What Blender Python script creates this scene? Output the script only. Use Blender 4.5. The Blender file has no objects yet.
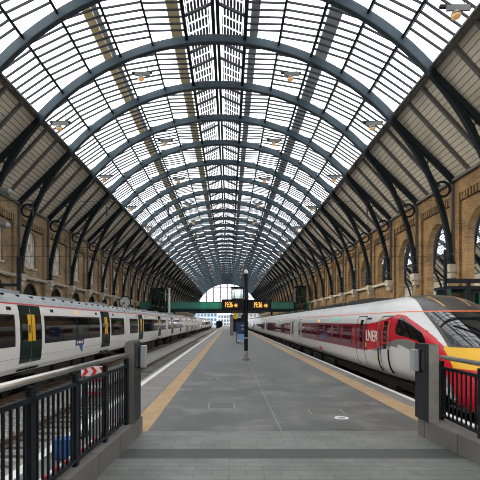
import bpy, bmesh, math, random
from mathutils import Vector
R = random.Random(7)
S = bpy.context.scene
COL = S.collection
pi = math.pi

# ------------------------------------------------------------------ materials
def mat(name, col=(.5, .5, .5), rough=.6, metal=0.0, emit=None, estr=0.0, spec=.5):
    m = bpy.data.materials.new(name); m.use_nodes = True
    b = m.node_tree.nodes['Principled BSDF']
    b.inputs['Base Color'].default_value = (*col, 1)
    b.inputs['Roughness'].default_value = rough
    b.inputs['Metallic'].default_value = metal
    b.inputs['Specular IOR Level'].default_value = spec
    if emit:
        b.inputs['Emission Color'].default_value = (*emit, 1)
        b.inputs['Emission Strength'].default_value = estr
    return m

class NT:
    def __init__(s, m):
        s.t = m.node_tree; s.n = s.t.nodes; s.b = s.n['Principled BSDF']
    def new(s, typ, **kw):
        n = s.n.new(typ)
        for k, v in kw.items():
            if k.startswith('i_'): n.inputs[k[2:].replace('_', ' ')].default_value = v
            else: setattr(n, k, v)
        return n
    def link(s, a, b): s.t.links.new(a, b)
    def math(s, op, a, b=None, c=None):
        n = s.n.new('ShaderNodeMath'); n.operation = op
        for i, v in enumerate((a, b, c)):
            if v is None: continue
            if isinstance(v, (int, float)): n.inputs[i].default_value = v
            else: s.link(v, n.inputs[i])
        return n.outputs[0]
    def pos(s):
        tc = s.new('ShaderNodeTexCoord'); sx = s.new('ShaderNodeSeparateXYZ')
        s.link(tc.outputs['Object'], sx.inputs[0]); return tc.outputs['Object'], sx.outputs
    def comb(s, x, y, z=None):
        c = s.new('ShaderNodeCombineXYZ')
        s.link(x, c.inputs[0]); s.link(y, c.inputs[1])
        if z is not None: s.link(z, c.inputs[2])
        return c.outputs[0]
    def noise(s, vec, scale, detail=4, rough=.6):
        n = s.new('ShaderNodeTexNoise'); n.inputs['Scale'].default_value = scale
        n.inputs['Detail'].default_value = detail; n.inputs['Roughness'].default_value = rough
        s.link(vec, n.inputs['Vector']); return n.outputs['Fac']
    def ramp(s, fac, stops):
        r = s.new('ShaderNodeValToRGB'); e = r.color_ramp.elements
        while len(e) < len(stops): e.new(.5)
        for k, (p, c) in enumerate(stops):
            e[k].position = p; e[k].color = (*c, 1)
        s.link(fac, r.inputs[0]); return r.outputs[0]
    def mix(s, fac, a, b, typ='MIX'):
        m = s.new('ShaderNodeMix'); m.data_type = 'RGBA'; m.blend_type = typ
        for sock, v in ((m.inputs[0], fac), (m.inputs[6], a), (m.inputs[7], b)):
            if isinstance(v, (int, float)): sock.default_value = v
            elif isinstance(v, tuple): sock.default_value = (*v, 1)
            else: s.link(v, sock)
        return m.outputs[2]
    def bump(s, h, strength=.3, dist=.02):
        b = s.new('ShaderNodeBump'); b.inputs['Strength'].default_value = strength
        b.inputs['Distance'].default_value = dist
        s.link(h, b.inputs['Height']); s.link(b.outputs[0], s.b.inputs['Normal'])
    def col(s, c): s.link(c, s.b.inputs['Base Color'])
    def rgh(s, c): s.link(c, s.b.inputs['Roughness'])

def noisy(name, c1, c2, scale, rough=.7, metal=0, bump=0, detail=5):
    m = mat(name, c1, rough, metal); n = NT(m); v, _ = n.pos()
    f = n.noise(v, scale, detail)
    n.col(n.ramp(f, [(.3, c1), (.7, c2)]))
    if bump: n.bump(f, bump)
    return m

def brick_mat(name, axis, c1, c2, mortar, w=.225, h=.075, ms=.012, bump=.3):
    m = mat(name, c1, .85); n = NT(m); v, o = n.pos()
    uv = n.comb(o['XYZ'.index(axis)], o[2]) if axis != 'F' else v
    b = n.new('ShaderNodeTexBrick'); n.link(uv, b.inputs['Vector'])
    b.inputs['Scale'].default_value = 1
    b.inputs['Brick Width'].default_value = w; b.inputs['Row Height'].default_value = h
    b.inputs['Mortar Size'].default_value = ms
    b.inputs['Color1'].default_value = (*c1, 1); b.inputs['Color2'].default_value = (*c2, 1)
    b.inputs['Mortar'].default_value = (*mortar, 1)
    f = n.noise(v, .7, 6, .7)
    n.col(n.mix(.85, b.outputs[0], n.ramp(f, [(.3, (.40, .40, .42)), (.7, (1.4, 1.35, 1.25))]), 'MULTIPLY'))
    n.bump(n.math('SUBTRACT', 1.0, b.outputs['Fac']), bump, .01)
    return m

M = {}
M['steel'] = noisy('blue grey steel paint', (.036, .056, .070), (.050, .074, .092), 1.5, .5)
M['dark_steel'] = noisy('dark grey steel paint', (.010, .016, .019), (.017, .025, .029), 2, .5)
M['rib_blue'] = noisy('blue grey girder paint', (.046, .080, .108), (.064, .102, .132), 1.5, .5)
M['rafter'] = noisy('grey rafter paint', (.10, .10, .095), (.15, .145, .135), 2, .6)
M['bar'] = mat('glazing bar paint', (.03, .034, .045), .5)
M['catwalk_yellow'] = mat('yellow catwalk', (.85, .66, .34), .7)
M['catwalk_grey'] = mat('grey catwalk', (.42, .44, .46), .7)
M['brick_y'] = brick_mat('yellow stock brick', 'Y', (.35, .20, .070), (.19, .108, .040), (.22, .17, .11))
M['brick_x'] = brick_mat('yellow stock brick end', 'X', (.35, .20, .070), (.19, .108, .040), (.22, .17, .11))
M['brick_l'] = brick_mat('brown stock brick', 'Y', (.42, .30, .16), (.27, .19, .10), (.30, .25, .18))
M['gap_shade'] = mat('dentil gap shade', (.022, .017, .012), .9)  # near-black colour that paints the shade between the dentils
M['stone'] = noisy('pale stone', (.40, .36, .29), (.52, .48, .40), 2, .8)
M['concrete'] = noisy('grey concrete', (.22, .215, .20), (.30, .29, .27), 3, .8, bump=.1)
M['black'] = mat('black', (.006, .006, .007), .5)
M['black_rail'] = noisy('black railing paint', (.004, .007, .012), (.008, .012, .018), 5, .35)
M['chrome'] = mat('brushed stainless steel', (.62, .60, .57), .28, 1.0)
M['steel_plate'] = noisy('dull steel plate', (.34, .32, .30), (.48, .46, .43), 6, .38, .45)
M['post_dark'] = mat('dark grey post paint', (.020, .023, .027), .4)
M['white'] = noisy('white train paint', (.83, .82, .79), (.88, .87, .85), .8, .28)
M['grey_roof'] = noisy('grey train roof', (.24, .27, .29), (.36, .39, .40), 1.2, .45)
M['green'] = mat('dark green door paint', (.004, .020, .016), .25)
M['yellow'] = mat('yellow paint', (.85, .48, .015), .4)
M['redline'] = mat('red line', (.62, .05, .05), .4)
M['train_glass'] = mat('dark train glass', (.005, .006, .007), .05, 0, spec=.4)
M['under'] = noisy('black underframe', (.012, .011, .010), (.03, .027, .024), 4, .8)
M['silver'] = noisy('silver train paint', (.66, .66, .67), (.72, .72, .73), .7, .24)
M['red'] = mat('bright red train paint', (.60, .006, .022), .25)
M['maroon'] = mat('dark red window band', (.27, .011, .032), .12)
M['livery_grey'] = mat('mid grey livery', (.20, .21, .215), .3)
M['nose_roof'] = noisy('dark grey nose roof', (.040, .039, .038), (.06, .058, .056), 2, .35)
M['orange'] = mat('orange line', (.80, .16, .04), .4)
M['hatch_line'] = mat('yellow hatch line', (.80, .40, .05), .4)
M['rail_steel'] = noisy('rusty rail', (.10, .062, .04), (.20, .13, .09), 6, .6, .4)
M['sleeper'] = noisy('concrete sleeper', (.14, .13, .12), (.20, .19, .17), 5, .9)
M['lamp_warm'] = mat('warm lamp glass', (.9, .6, .3), .3, 0, (1.0, .5, .16), .12)
M['amber'] = mat('amber display', (.1, .05, 0), .4, 0, (1.0, .50, .08), .75)
M['orange_lamp'] = mat('orange lamp', (.8, .3, 0), .4, 0, (1.0, .38, .02), .9)
M['green_disp'] = mat('green display', (.1, .4, .25), .4, 0, (.35, .9, .6), .15)
M['white_sign'] = mat('white paint', (.80, .80, .78), .5)
M['blue'] = mat('blue panel', (.015, .13, .42), .4)
M['blue_pale'] = mat('pale blue poster', (.22, .42, .70), .4)
M['navy'] = mat('navy poster', (.03, .05, .16), .4)
M['redplain'] = mat('red plastic', (.62, .02, .035), .4)
M['loudspeaker'] = mat('grey cylinder paint', (.22, .22, .21), .5)
M['wire'] = mat('overhead wire', (.03, .03, .032), .5)
M['window_frame'] = mat('cream window frame', (.62, .60, .54), .5)
M['green_steel'] = mat('green steel', (.018, .075, .062), .4)
M['clock_face'] = mat('clock face', (.70, .70, .68), .4)
M['tunnel'] = mat('dark loco', (.012, .013, .018), .4)

for _k in ('black_rail', 'black', 'post_dark', 'dark_steel', 'under', 'steel', 'green', 'tunnel', 'bar'):
    M[_k].node_tree.nodes['Principled BSDF'].inputs['Specular IOR Level'].default_value = .22
# glass: clear thin panes (see-through and lightly glossy)
def glass(name, tint=(.93, .95, .96), gl=.07, rough=.05):
    m = bpy.data.materials.new(name); m.use_nodes = True
    t = m.node_tree; t.nodes.clear()
    o = t.nodes.new('ShaderNodeOutputMaterial'); tr = t.nodes.new('ShaderNodeBsdfTransparent')
    g = t.nodes.new('ShaderNodeBsdfGlossy'); mx = t.nodes.new('ShaderNodeMixShader')
    tr.inputs[0].default_value = (*tint, 1); g.inputs['Roughness'].default_value = rough
    mx.inputs[0].default_value = gl
    t.links.new(tr.outputs[0], mx.inputs[1]); t.links.new(g.outputs[0], mx.inputs[2])
    t.links.new(mx.outputs[0], o.inputs[0]); return m
M['glass'] = glass('roof glass')
M['green_glass'] = glass('green glass', (.30, .72, .60), .16)
for _n in M['green_glass'].node_tree.nodes:
    if _n.type == 'MIX_SHADER': _n.inputs[0].default_value = .30
_t = M['green_glass'].node_tree; _d = _t.nodes.new('ShaderNodeBsdfTranslucent'); _e = _t.nodes.new('ShaderNodeBsdfDiffuse'); _a = _t.nodes.new('ShaderNodeMixShader')
_d.inputs[0].default_value = _e.inputs[0].default_value = (.34, .56, .52, 1); _a.inputs[0].default_value = .5
_t.links.new(_d.outputs[0], _a.inputs[1]); _t.links.new(_e.outputs[0], _a.inputs[2])
_m = [n for n in _t.nodes if n.type == 'MIX_SHADER' and n != _a][0]; _t.links.new(_a.outputs[0], _m.inputs[2])
M['gable_glass'] = glass('gable glass', (.95, .94, .96), .04)

def pv_glass():
    m = glass('solar roof glass', (.93, .95, .96), .05)
    t = m.node_tree; out = [n for n in t.nodes if n.type == 'OUTPUT_MATERIAL'][0]
    mx = [n for n in t.nodes if n.type == 'MIX_SHADER'][0]
    tc = t.nodes.new('ShaderNodeUVMap'); sx = t.nodes.new('ShaderNodeSeparateXYZ')
    t.links.new(tc.outputs[0], sx.inputs[0])
    def mth(op, a, b):
        n = t.nodes.new('ShaderNodeMath'); n.operation = op
        for i, v in enumerate((a, b)):
            if isinstance(v, (int, float)): n.inputs[i].default_value = v
            else: t.links.new(v, n.inputs[i])
        return n.outputs[0]
    # two columns of narrow dark cells, arranged in rows
    u = mth('FRACT', mth('MULTIPLY', sx.outputs[0], 9.0), 1); v = mth('FRACT', mth('MULTIPLY', sx.outputs[1], 2.0), 1)
    a = mth('MULTIPLY', mth('LESS_THAN', u, .76), mth('LESS_THAN', v, .84))
    inn = mth('MULTIPLY', mth('GREATER_THAN', sx.outputs[0], .17), mth('LESS_THAN', sx.outputs[0], .9))
    f = mth('MULTIPLY', a, inn)
    d = t.nodes.new('ShaderNodeBsdfPrincipled'); d.inputs['Base Color'].default_value = (.05, .05, .10, 1)
    d.inputs['Roughness'].default_value = .3
    m2 = t.nodes.new('ShaderNodeMixShader'); t.links.new(f, m2.inputs[0])
    t.links.new(mx.outputs[0], m2.inputs[1]); t.links.new(d.outputs[0], m2.inputs[2])
    t.links.new(m2.outputs[0], out.inputs[0]); return m
M['pv'] = pv_glass()

def soffit_mat():
    m = mat('soffit boarding', (.45, .38, .28), .75); n = NT(m); v, o = n.pos()
    # boards run along the hall (y); joints across the slope, counted on z
    f = n.math('FRACT', n.math('MULTIPLY', o[2], 1 / .26))
    line = n.math('LESS_THAN', f, .13)
    nz = n.noise(v, .8, 5); base = n.ramp(nz, [(.25, (.56, .51, .42)), (.75, (.78, .72, .60))])
    n.col(n.mix(line, base, (.10, .085, .065)))
    n.bump(n.math('SUBTRACT', 1.0, line), .6, .03)
    return m
M['soffit'] = soffit_mat()

def asphalt_mat():
    m = mat('platform asphalt', (.12, .12, .12), .55); n = NT(m); v, o = n.pos()
    mp = n.new('ShaderNodeMapping'); mp.inputs['Scale'].default_value = (.8, .9, 1); n.link(v, mp.inputs[0])
    a = n.noise(mp.outputs[0], 1.1, 8, .72); b = n.noise(v, 60, 3)
    c = n.ramp(a, [(.34, (.040, .043, .042)), (.5, (.084, .087, .085)), (.64, (.175, .177, .172))])
    c = n.mix(.35, c, n.ramp(b, [(.3, (.5, .5, .5)), (.7, (1.3, 1.3, 1.3))]), 'MULTIPLY')
    # pale construction joints
    j = n.math('LESS_THAN', n.math('ABSOLUTE', n.math('SUBTRACT', o[0], .89)), .014)
    c = n.mix(n.math('MULTIPLY', j, .25), c, (.42, .42, .40))
    n.col(c); n.rgh(n.ramp(a, [(.3, (.36, .36, .36)), (.7, (.62, .62, .62))])); n.bump(b, .12, .01)
    return m
M['asphalt'] = asphalt_mat()

def slab_mat(name, c1, c2, mortar, w, h, ms=.012, swap=False, rough=.6, wear=.5):
    m = mat(name, c1, rough); n = NT(m); v, o = n.pos()
    uv = n.comb(o[1], o[0]) if swap else v
    b = n.new('ShaderNodeTexBrick'); n.link(uv, b.inputs['Vector'])
    b.inputs['Scale'].default_value = 1; b.inputs['Brick Width'].default_value = w
    b.inputs['Row Height'].default_value = h; b.inputs['Mortar Size'].default_value = ms
    b.inputs['Color1'].default_value = (*c1, 1); b.inputs['Color2'].default_value = (*c2, 1)
    b.inputs['Mortar'].default_value = (*mortar, 1)
    f = n.noise(v, 1.3, 7, .7); g = n.noise(v, 70, 2)
    c = n.mix(wear, b.outputs[0], n.ramp(f, [(.25, (.55, .55, .55)), (.7, (1.3, 1.3, 1.3))]), 'MULTIPLY')
    c = n.mix(.3, c, n.ramp(g, [(.3, (.6, .6, .6)), (.7, (1.3, 1.3, 1.3))]), 'MULTIPLY')
    n.col(c); n.bump(n.math('SUBTRACT', 1.0, b.outputs['Fac']), .25, .006)
    return m
M['paving'] = slab_mat('granite paving', (.145, .152, .147), (.180, .186, .180), (.105, .108, .104), .42, .16, .007, rough=.5, wear=.75)
M['dark_band'] = slab_mat('dark granite band', (.058, .060, .061), (.066, .069, .069), (.05, .05, .05), .9, .6, wear=.3)
M['edge_paving'] = slab_mat('edge paving', (.17, .165, .155), (.215, .208, .198), (.11, .107, .10), .6, .6, swap=True)
M['plinth'] = slab_mat('granite plinth', (.13, .125, .12), (.17, .165, .155), (.05, .05, .048), .9, 2.0, swap=True, wear=.6)

def tactile_mat():
    m = mat('buff tactile paving', (.5, .35, .18), .7); n = NT(m); v, o = n.pos()
    s = .4 / 6
    fx = n.math('SUBTRACT', n.math('FRACT', n.math('MULTIPLY', o[0], 1 / s)), .5)
    fy = n.math('SUBTRACT', n.math('FRACT', n.math('MULTIPLY', o[1], 1 / s)), .5)
    d = n.math('SQRT', n.math('ADD', n.math('MULTIPLY', fx, fx), n.math('MULTIPLY', fy, fy)))
    dot = n.math('LESS_THAN', d, .30)
    f = n.noise(v, 2, 5)
    base = n.ramp(f, [(.3, (.29, .19, .095)), (.7, (.41, .28, .145))])
    n.col(n.mix(n.math('MULTIPLY', dot, .45), base, (.52, .38, .21))); n.bump(dot, .7, .006)
    return m
M['tactile'] = tactile_mat()

def ballast_mat():
    m = mat('ballast stones', (.2, .19, .17), .95); n = NT(m); v, o = n.pos()
    vo = n.new('ShaderNodeTexVoronoi'); vo.inputs['Scale'].default_value = 13; n.link(v, vo.inputs['Vector'])
    f = n.noise(v, 1.0, 4)
    c = n.ramp(vo.outputs['Distance'], [(.0, (.44, .43, .41)), (.5, (.30, .29, .275)), (.9, (.03, .028, .026))])
    n.col(n.mix(.5, c, n.ramp(f, [(.3, (.6, .57, .52)), (.7, (1.2, 1.2, 1.2))]), 'MULTIPLY'))
    n.bump(vo.outputs['Distance'], -1.0, .05)
    return m
M['ballast'] = ballast_mat()

# ------------------------------------------------------------------ mesh builder
class MB:
    def __init__(s): s.v = []; s.f = []; s.m = []; s.uv = {}
    def quad(s, *p, mi=0, uv=None):
        i = len(s.v); s.v += [tuple(q) for q in p]; s.f.append(tuple(range(i, i + len(p)))); s.m.append(mi)
        if uv: s.uv[len(s.f) - 1] = uv
    def hexa(s, a, mi=0):            # eight corners: bottom 4 ccw, top 4 ccw
        i = len(s.v); s.v += [tuple(q) for q in a]
        for f in ((3, 2, 1, 0), (4, 5, 6, 7), (0, 1, 5, 4), (1, 2, 6, 5), (2, 3, 7, 6), (3, 0, 4, 7)):
            s.f.append(tuple(i + k for k in f)); s.m.append(mi)
    def box(s, x0, x1, y0, y1, z0, z1, mi=0):
        s.hexa([(x0, y0, z0), (x1, y0, z0), (x1, y1, z0), (x0, y1, z0), (x0, y0, z1), (x1, y0, z1), (x1, y1, z1), (x0, y1, z1)], mi)
    def bar(s, p, q, w, h=None, up=(0, 0, 1), mi=0):
        h = h or w; p = Vector(p); q = Vector(q); d = (q - p).normalized(); u = Vector(up)
        if abs(d.dot(u)) > .98: u = Vector((1, 0, 0)) if abs(d.x) < .9 else Vector((0, 1, 0))
        r = d.cross(u).normalized(); u = r.cross(d).normalized()
        r *= w / 2; u *= h / 2
        s.hexa([p - r - u, p + r - u, q + r - u, q - r - u, p - r + u, p + r + u, q + r + u, q - r + u], mi)
    def tube(s, pts, rad, n=10, mi=0, caps=True):
        pts = [Vector(p) for p in pts]; rr = rad if isinstance(rad, (list, tuple)) else [rad] * len(pts)
        base = len(s.v)
        for k, p in enumerate(pts):
            d = (pts[min(k + 1, len(pts) - 1)] - pts[max(k - 1, 0)]).normalized()
            u = Vector((0, 0, 1)) if abs(d.z) < .95 else Vector((0, 1, 0))
            a = d.cross(u).normalized(); b = a.cross(d)
            for j in range(n):
                t = 2 * pi * j / n; s.v.append(tuple(p + rr[k] * (a * math.cos(t) + b * math.sin(t))))
        for k in range(len(pts) - 1):
            for j in range(n):
                s.f.append((base + k * n + j, base + k * n + (j + 1) % n, base + (k + 1) * n + (j + 1) % n, base + (k + 1) * n + j)); s.m.append(mi)
        if caps:
            s.f.append(tuple(base + j for j in range(n))); s.m.append(mi)
            s.f.append(tuple(base + (len(pts) - 1) * n + j for j in reversed(range(n)))); s.m.append(mi)
    def prism(s, poly, axis, a, b, mi=0):
        """poly: 2-D outline; axis X: (y,z), Y: (x,z), Z: (x,y); extruded from a to b"""
        def P(p, t): return {'X': (t, p[0], p[1]), 'Y': (p[0], t, p[1]), 'Z': (p[0], p[1], t)}[axis]
        i = len(s.v); n = len(poly)
        s.v += [P(p, a) for p in poly] + [P(p, b) for p in poly]
        s.f.append(tuple(i + k for k in range(n))); s.f.append(tuple(i + n + k for k in reversed(range(n)))); s.m += [mi, mi]
        for k in range(n):
            s.f.append((i + k, i + n + k, i + n + (k + 1) % n, i + (k + 1) % n)); s.m.append(mi)
    def build(s, name, mats, parent=None, smooth=False, loc=None, fix=True):
        me = bpy.data.meshes.new(name)
        o0 = Vector(loc) if loc else (parent.matrix_world.translation.copy() if parent and False else Vector((0, 0, 0)))
        me.from_pydata([tuple(Vector(v) - o0) for v in s.v], [], s.f)
        if not isinstance(mats, (list, tuple)): mats = [mats]
        for m in mats: me.materials.append(m)
        if any(s.m): me.polygons.foreach_set('material_index', s.m)
        if s.uv:
            ul = me.uv_layers.new(name='UVMap')
            for fi, uv in s.uv.items():
                for li, c in zip(me.polygons[fi].loop_indices, uv): ul.data[li].uv = c
        if fix:
            bm = bmesh.new(); bm.from_mesh(me); bmesh.ops.recalc_face_normals(bm, faces=bm.faces); bm.to_mesh(me); bm.free()
        if smooth: me.polygons.foreach_set('use_smooth', [True] * len(me.polygons))
        me.update()
        o = bpy.data.objects.new(name, me); COL.objects.link(o)
        if loc and not parent: o.location = loc
        if parent: o.parent = parent
        return o

def tag(o, label=None, cat=None, group=None, kind=None):
    for k, v in (('label', label), ('category', cat), ('group', group), ('kind', kind)):
        if v: o[k] = v
    return o
def thing(name, label, cat, loc=(0, 0, 0), group=None, kind=None):
    o = bpy.data.objects.new(name, None); COL.objects.link(o); o.location = loc
    return tag(o, label, cat, group, kind)
def struct(o): o['kind'] = 'structure'; return o
def copy_tree(o, parent=None, kids=None):
    if kids is None:
        kids = {}
        for x in COL.objects:
            if x.parent: kids.setdefault(x.parent.name, []).append(x)
    c = o.copy(); COL.objects.link(c)
    if parent: c.parent = parent
    for ch in kids.get(o.name, []): copy_tree(ch, c, kids)
    return c
ONES = 'zero first second third fourth fifth sixth seventh eighth ninth tenth eleventh twelfth thirteenth fourteenth fifteenth sixteenth seventeenth eighteenth nineteenth'.split()
TENS = {2: 'twent', 3: 'thirt', 4: 'fort', 5: 'fift'}
def nth(n):
    if n < 20: return ONES[n]
    t, r = divmod(n, 10); return TENS[t] + ('ieth' if r == 0 else 'y-' + ONES[r])

# ------------------------------------------------------------------ hall dimensions
CX, CZ, RIN = -.93, 5.15, 16.35          # arch centre and inner radius
HALF = 16.80                             # centre line to wall face
XL, XR = CX - HALF, CX + HALF            # wall faces
PITCH = 6.1
Y0 = 31.7
K0, K1 = -7, 33                          # arch indices
YEND = Y0 + PITCH * K1
GLA = math.radians(48.3)                 # glass edge angle from vertical
GX, GZ = 16.85 * math.sin(GLA), CZ + 16.85 * math.cos(GLA)
WTOP = 12.0
def arc(r, a): return (r * math.sin(a), r * math.cos(a))     # a from vertical, local to centre

# ------------------------------------------------------------------ one roof bay (setting)
def make_bay():
    root = thing('ceiling', None, None, (CX, 0, CZ), kind='structure')
    gz = MB(); bars = MB(); n = 8
    a0 = math.radians(7.0)
    pur = [math.radians(a) for a in (7.0, 15.3, 23.5, 31.8, 40.0)]
    ends = pur + [GLA]
    for sg in (-1, 1):
        for k in range(5):
            (xa, za), (xb, zb) = arc(17.0, ends[k]), arc(17.42, ends[k + 1])
            gz.quad((sg * xa, 0, za), (sg * xb, 0, zb), (sg * xb, PITCH, zb), (sg * xa, PITCH, za))
            xc, zc = arc(17.0, ends[k + 1])
            gz.quad((sg * xb, 0, zb), (sg * xc, 0, zc), (sg * xc, PITCH, zc), (sg * xb, PITCH, zb))
            for j in range(1, n + 1):
                y = PITCH * j / (n + 1)
                bars.bar((sg * xa, y, za - .04), (sg * xb, y, zb - .04), .062, .12)
            bars.bar((sg * xb, 0, zb - .02), (sg * xb, PITCH, zb - .02), .06, .06)
    g = gz.build('glazing', M['glass'], root, fix=False)
    bars.build('glazing_bars', M['bar'], root)
    for sg in (-1, 1):
        for a in pur:
            x, z = arc(16.85, a); b = MB()
            w_, h_ = (.24, .5) if a < .2 else (.14, .34)
            b.bar((sg * x, 0, z), (sg * x, PITCH, z), w_, h_, (sg * x, 0, z))
            b.build('purlin', M['dark_steel'], root)
        e = MB(); x, z = arc(16.9, GLA)
        e.bar((sg * x, 0, z), (sg * x, PITCH, z), .30, .34)
        e.bar((sg * (x - .22), 0, z - .05), (sg * (x - .22), PITCH, z - .05), .12, .12)
        e.build('gutter_beam', M['rafter'], root)
    # ridge lantern
    x, z = arc(16.98, a0); zr = 17.75
    pv = MB(); lb = MB()
    for sg in (-1, 1):
        uv = [(0, 0), (1, 0), (1, 3), (0, 3)]
        pv.quad((sg * .12, 0, zr), (sg * x, 0, z), (sg * x, PITCH, z), (sg * .12, PITCH, zr), uv=uv)
        for j in range(1, 3):
            y = PITCH * j / 3; lb.bar((sg * .12, y, zr), (sg * x, y, z), .14, .16)
        for t in (.17, .9):
            px, pz = .12 + (x - .12) * t, zr + (z - zr) * t
            lb.bar((sg * px, 0, pz), (sg * px, PITCH, pz), .05, .07)
    pv.build('solar_glazing', M['pv'], root, fix=False)
    lb.build('lantern_bars', M['bar'], root)
    rb = MB()
    for sg in (-1, 1): rb.bar((sg * .16, 0, zr - .1), (sg * .16, PITCH, zr - .1), .24, .50)
    rb.build('ridge_beam', M['dark_steel'], root)
    # maintenance walkways lying above the glass
    def walk(al, ar, r, m, nm):
        w = MB(); (xa, za), (xb, zb) = arc(r, al), arc(r, ar)
        w.hexa([(xa, 0, za), (xb, 0, zb), (xb, PITCH, zb), (xa, PITCH, za), (xa, 0, za + .06), (xb, 0, zb + .06), (xb, PITCH, zb + .06), (xa, PITCH, za + .06)])
        w.build(nm, m, root)
    d = math.radians
    walk(d(-10.4), d(-7.9),17.6, M['catwalk_yellow'], 'walkway')
    walk(d(7.9), d(9.8),17.6, M['catwalk_grey'], 'walkway')
    walk(d(-27.2), d(-25.4),17.75, M['catwalk_yellow'], 'walkway')
    walk(d(-25.3), d(-24.2),17.75, M['catwalk_grey'], 'walkway')
    walk(d(24.0), d(26.8),17.75, M['catwalk_grey'], 'walkway')
    # boarded slopes with their rafters
    gx, gzz = arc(16.98, GLA); gx += .05
    wz = WTOP - CZ
    for sg in (-1, 1):
        b = MB(); t = .12
        b.hexa([(sg * gx, 0, gzz), (sg * (HALF + .3), 0, wz - .30), (sg * (HALF + .3), PITCH, wz - .30), (sg * gx, PITCH, gzz),
                (sg * gx, 0, gzz + t), (sg * (HALF + .3), 0, wz + t - .30), (sg * (HALF + .3), PITCH, wz + t - .30), (sg * gx, PITCH, gzz + t)])
        b.build('boarding', M['soffit'], root)
        for fr in (1 / 3, 2 / 3):
            q = MB(); y = PITCH * fr
            q.bar((sg * gx, y, gzz - .10), (sg * (HALF - .02), y, wz - .10), .20, .24)
            q.bar((sg * gx, y, gzz - .22), (sg * (HALF - .02), y, wz - .22), .09, .05)
            q.build('rafter', M['rafter'], root)
        q = MB(); q.box(sg * (HALF - .22) if sg > 0 else sg * HALF, sg * HALF if sg > 0 else sg * (HALF - .22), 0, PITCH, wz - .30, wz - .12)
        q.build('wall_plate', M['rafter'], root)
    return root

# ------------------------------------------------------------------ one arch with its brackets (a thing)
def make_arch():
    root = thing('roof_arch', '', 'roof arch', (CX, 0, CZ), 'steel roof arches')
    def ring(m, a0, a1, N, r0f, r1f, w):
        i = len(m.v)
        for k in range(N + 1):
            a = a0 + (a1 - a0) * k / N
            (x0, z0), (x1, z1) = arc(r0f(a), a), arc(r1f(a), a)
            m.v += [(x0, -w, z0), (x0, w, z0), (x1, w, z1), (x1, -w, z1)]
        for k in range(N):
            for j in range(4):
                m.f.append((i + 4 * k + j, i + 4 * k + (j + 1) % 4, i + 4 * k + 4 + (j + 1) % 4, i + 4 * k + 4 + j)); m.m.append(0)
        m.f.append((i, i + 1, i + 2, i + 3)); m.f.append(tuple(i + 4 * N + j for j in (3, 2, 1, 0))); m.m += [0, 0]
    ge = GLA + .012
    m = MB(); ring(m, -ge, ge, 48, lambda a: 16.39, lambda a: 16.93, .10)
    m.build('arch', M['rib_blue'], root)
    m = MB(); ring(m, -ge, ge, 48, lambda a: 16.33, lambda a: 16.39, .18)
    m.build('arch_flange', M['steel'], root)
    for sg in (-1, 1):
        m = MB(); dep = lambda a: .46 - .14 * (abs(a) - ge) / (1.522 - ge)
        r0 = lambda a: 16.32 + .10 * min(1, (abs(a) - ge) / .25)
        ring(m, sg * ge, sg * math.radians(87.2), 22, r0, lambda a: r0(a) + .06, .16)
        ring(m, sg * ge, sg * math.radians(87.2), 22, lambda a: r0(a) + .06, lambda a: min(r0(a) + dep(a), HALF - .02), .09)
        m.build('bracket_arm', M['dark_steel'], root)
    gx, gzz = arc(16.75, GLA); wz = WTOP - CZ
    for sg in (-1, 1):
        q = MB(); q.bar((sg * (gx - .1), 0, gzz - .16), (sg * (HALF - .03), 0, wz - .25), .26, .36)
        q.build('principal_rafter', M['dark_steel'], root)
        p = MB(); p.box(*sorted((sg * (HALF - .20), sg * (HALF - .02))), -.09, .09, 5.9 - CZ, wz - .42)
        p.build('wall_post', M['rafter'], root)
        # ring in the corner between post, rafter and arch
        rg = MB(); cx, cz, rr = sg * (HALF - .84), 11.2 - CZ, .54
        n = 24; base = len(rg.v)
        for k in range(n):
            a = 2 * pi * k / n; c, s_ = math.cos(a), math.sin(a)
            rg.v += [(cx + (rr - .09) * c, -.06, cz + (rr - .09) * s_), (cx + (rr + .06) * c, -.06, cz + (rr + .06) * s_),
                     (cx + (rr + .06) * c, .06, cz + (rr + .06) * s_), (cx + (rr - .09) * c, .06, cz + (rr - .09) * s_)]
        for k in range(n):
            for j in range(4):
                rg.f.append((base + 4 * k + j, base + 4 * k + (j + 1) % 4, base + (4 * ((k + 1) % n)) + (j + 1) % 4, base + (4 * ((k + 1) % n)) + j)); rg.m.append(0)
        rg.build('bracket_ring', M['dark_steel'], root)
        # lattice web between arch and rafter, narrowing to the top
        lt = MB()
        for k in range(7):
            a = math.radians(51.5 + 1.75 * k); x, z = arc(RIN + .44, a)
            # nearest point of the rafter line
            d = Vector((HALF - .03 - gx + .1, wz - .25 - gzz + .16)).normalized(); p0 = Vector((gx - .1, gzz - .16))
            t = (Vector((x, z)) - p0).dot(d)
            for off in (-.16, .16):
                e = p0 + d * (t + off); lt.bar((sg * x, 0, z), (sg * e.x, 0, e.y), .06, .07)
        za, zb = math.radians(51.0), math.radians(63.0)
        for q0 in range(6):
            a1, a2 = za + (zb - za) * q0 / 6, za + (zb - za) * (q0 + 1) / 6
            (x1, z1), (x2, z2) = arc(RIN + .46, a1), arc(RIN + .46, a2); lt.bar((sg * x1, 0, z1), (sg * x2, 0, z2), .07, .07)
        lt.build('bracket_lattice', M['dark_steel'], root)
        # stepped foot with dark scalloped plates against the wall
        ft = MB()
        for k in range(5):
            z = 6.15 - CZ + k * .42
            ft.box(*sorted((sg * (HALF - .46), sg * (HALF - .2))), -.05, .05, z, z + .22)
        ft.box(*sorted((sg * (HALF - .24), sg * (HALF - .2))), -.05, .05, 5.95 - CZ, 8.1 - CZ)
        ft.box(*sorted((sg * (HALF - .52), sg * (HALF - .02))), -.2, .2, 5.9 - CZ, 6.05 - CZ)
        ft.build('bracket_foot', M['dark_steel'], root)
    return root

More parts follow.
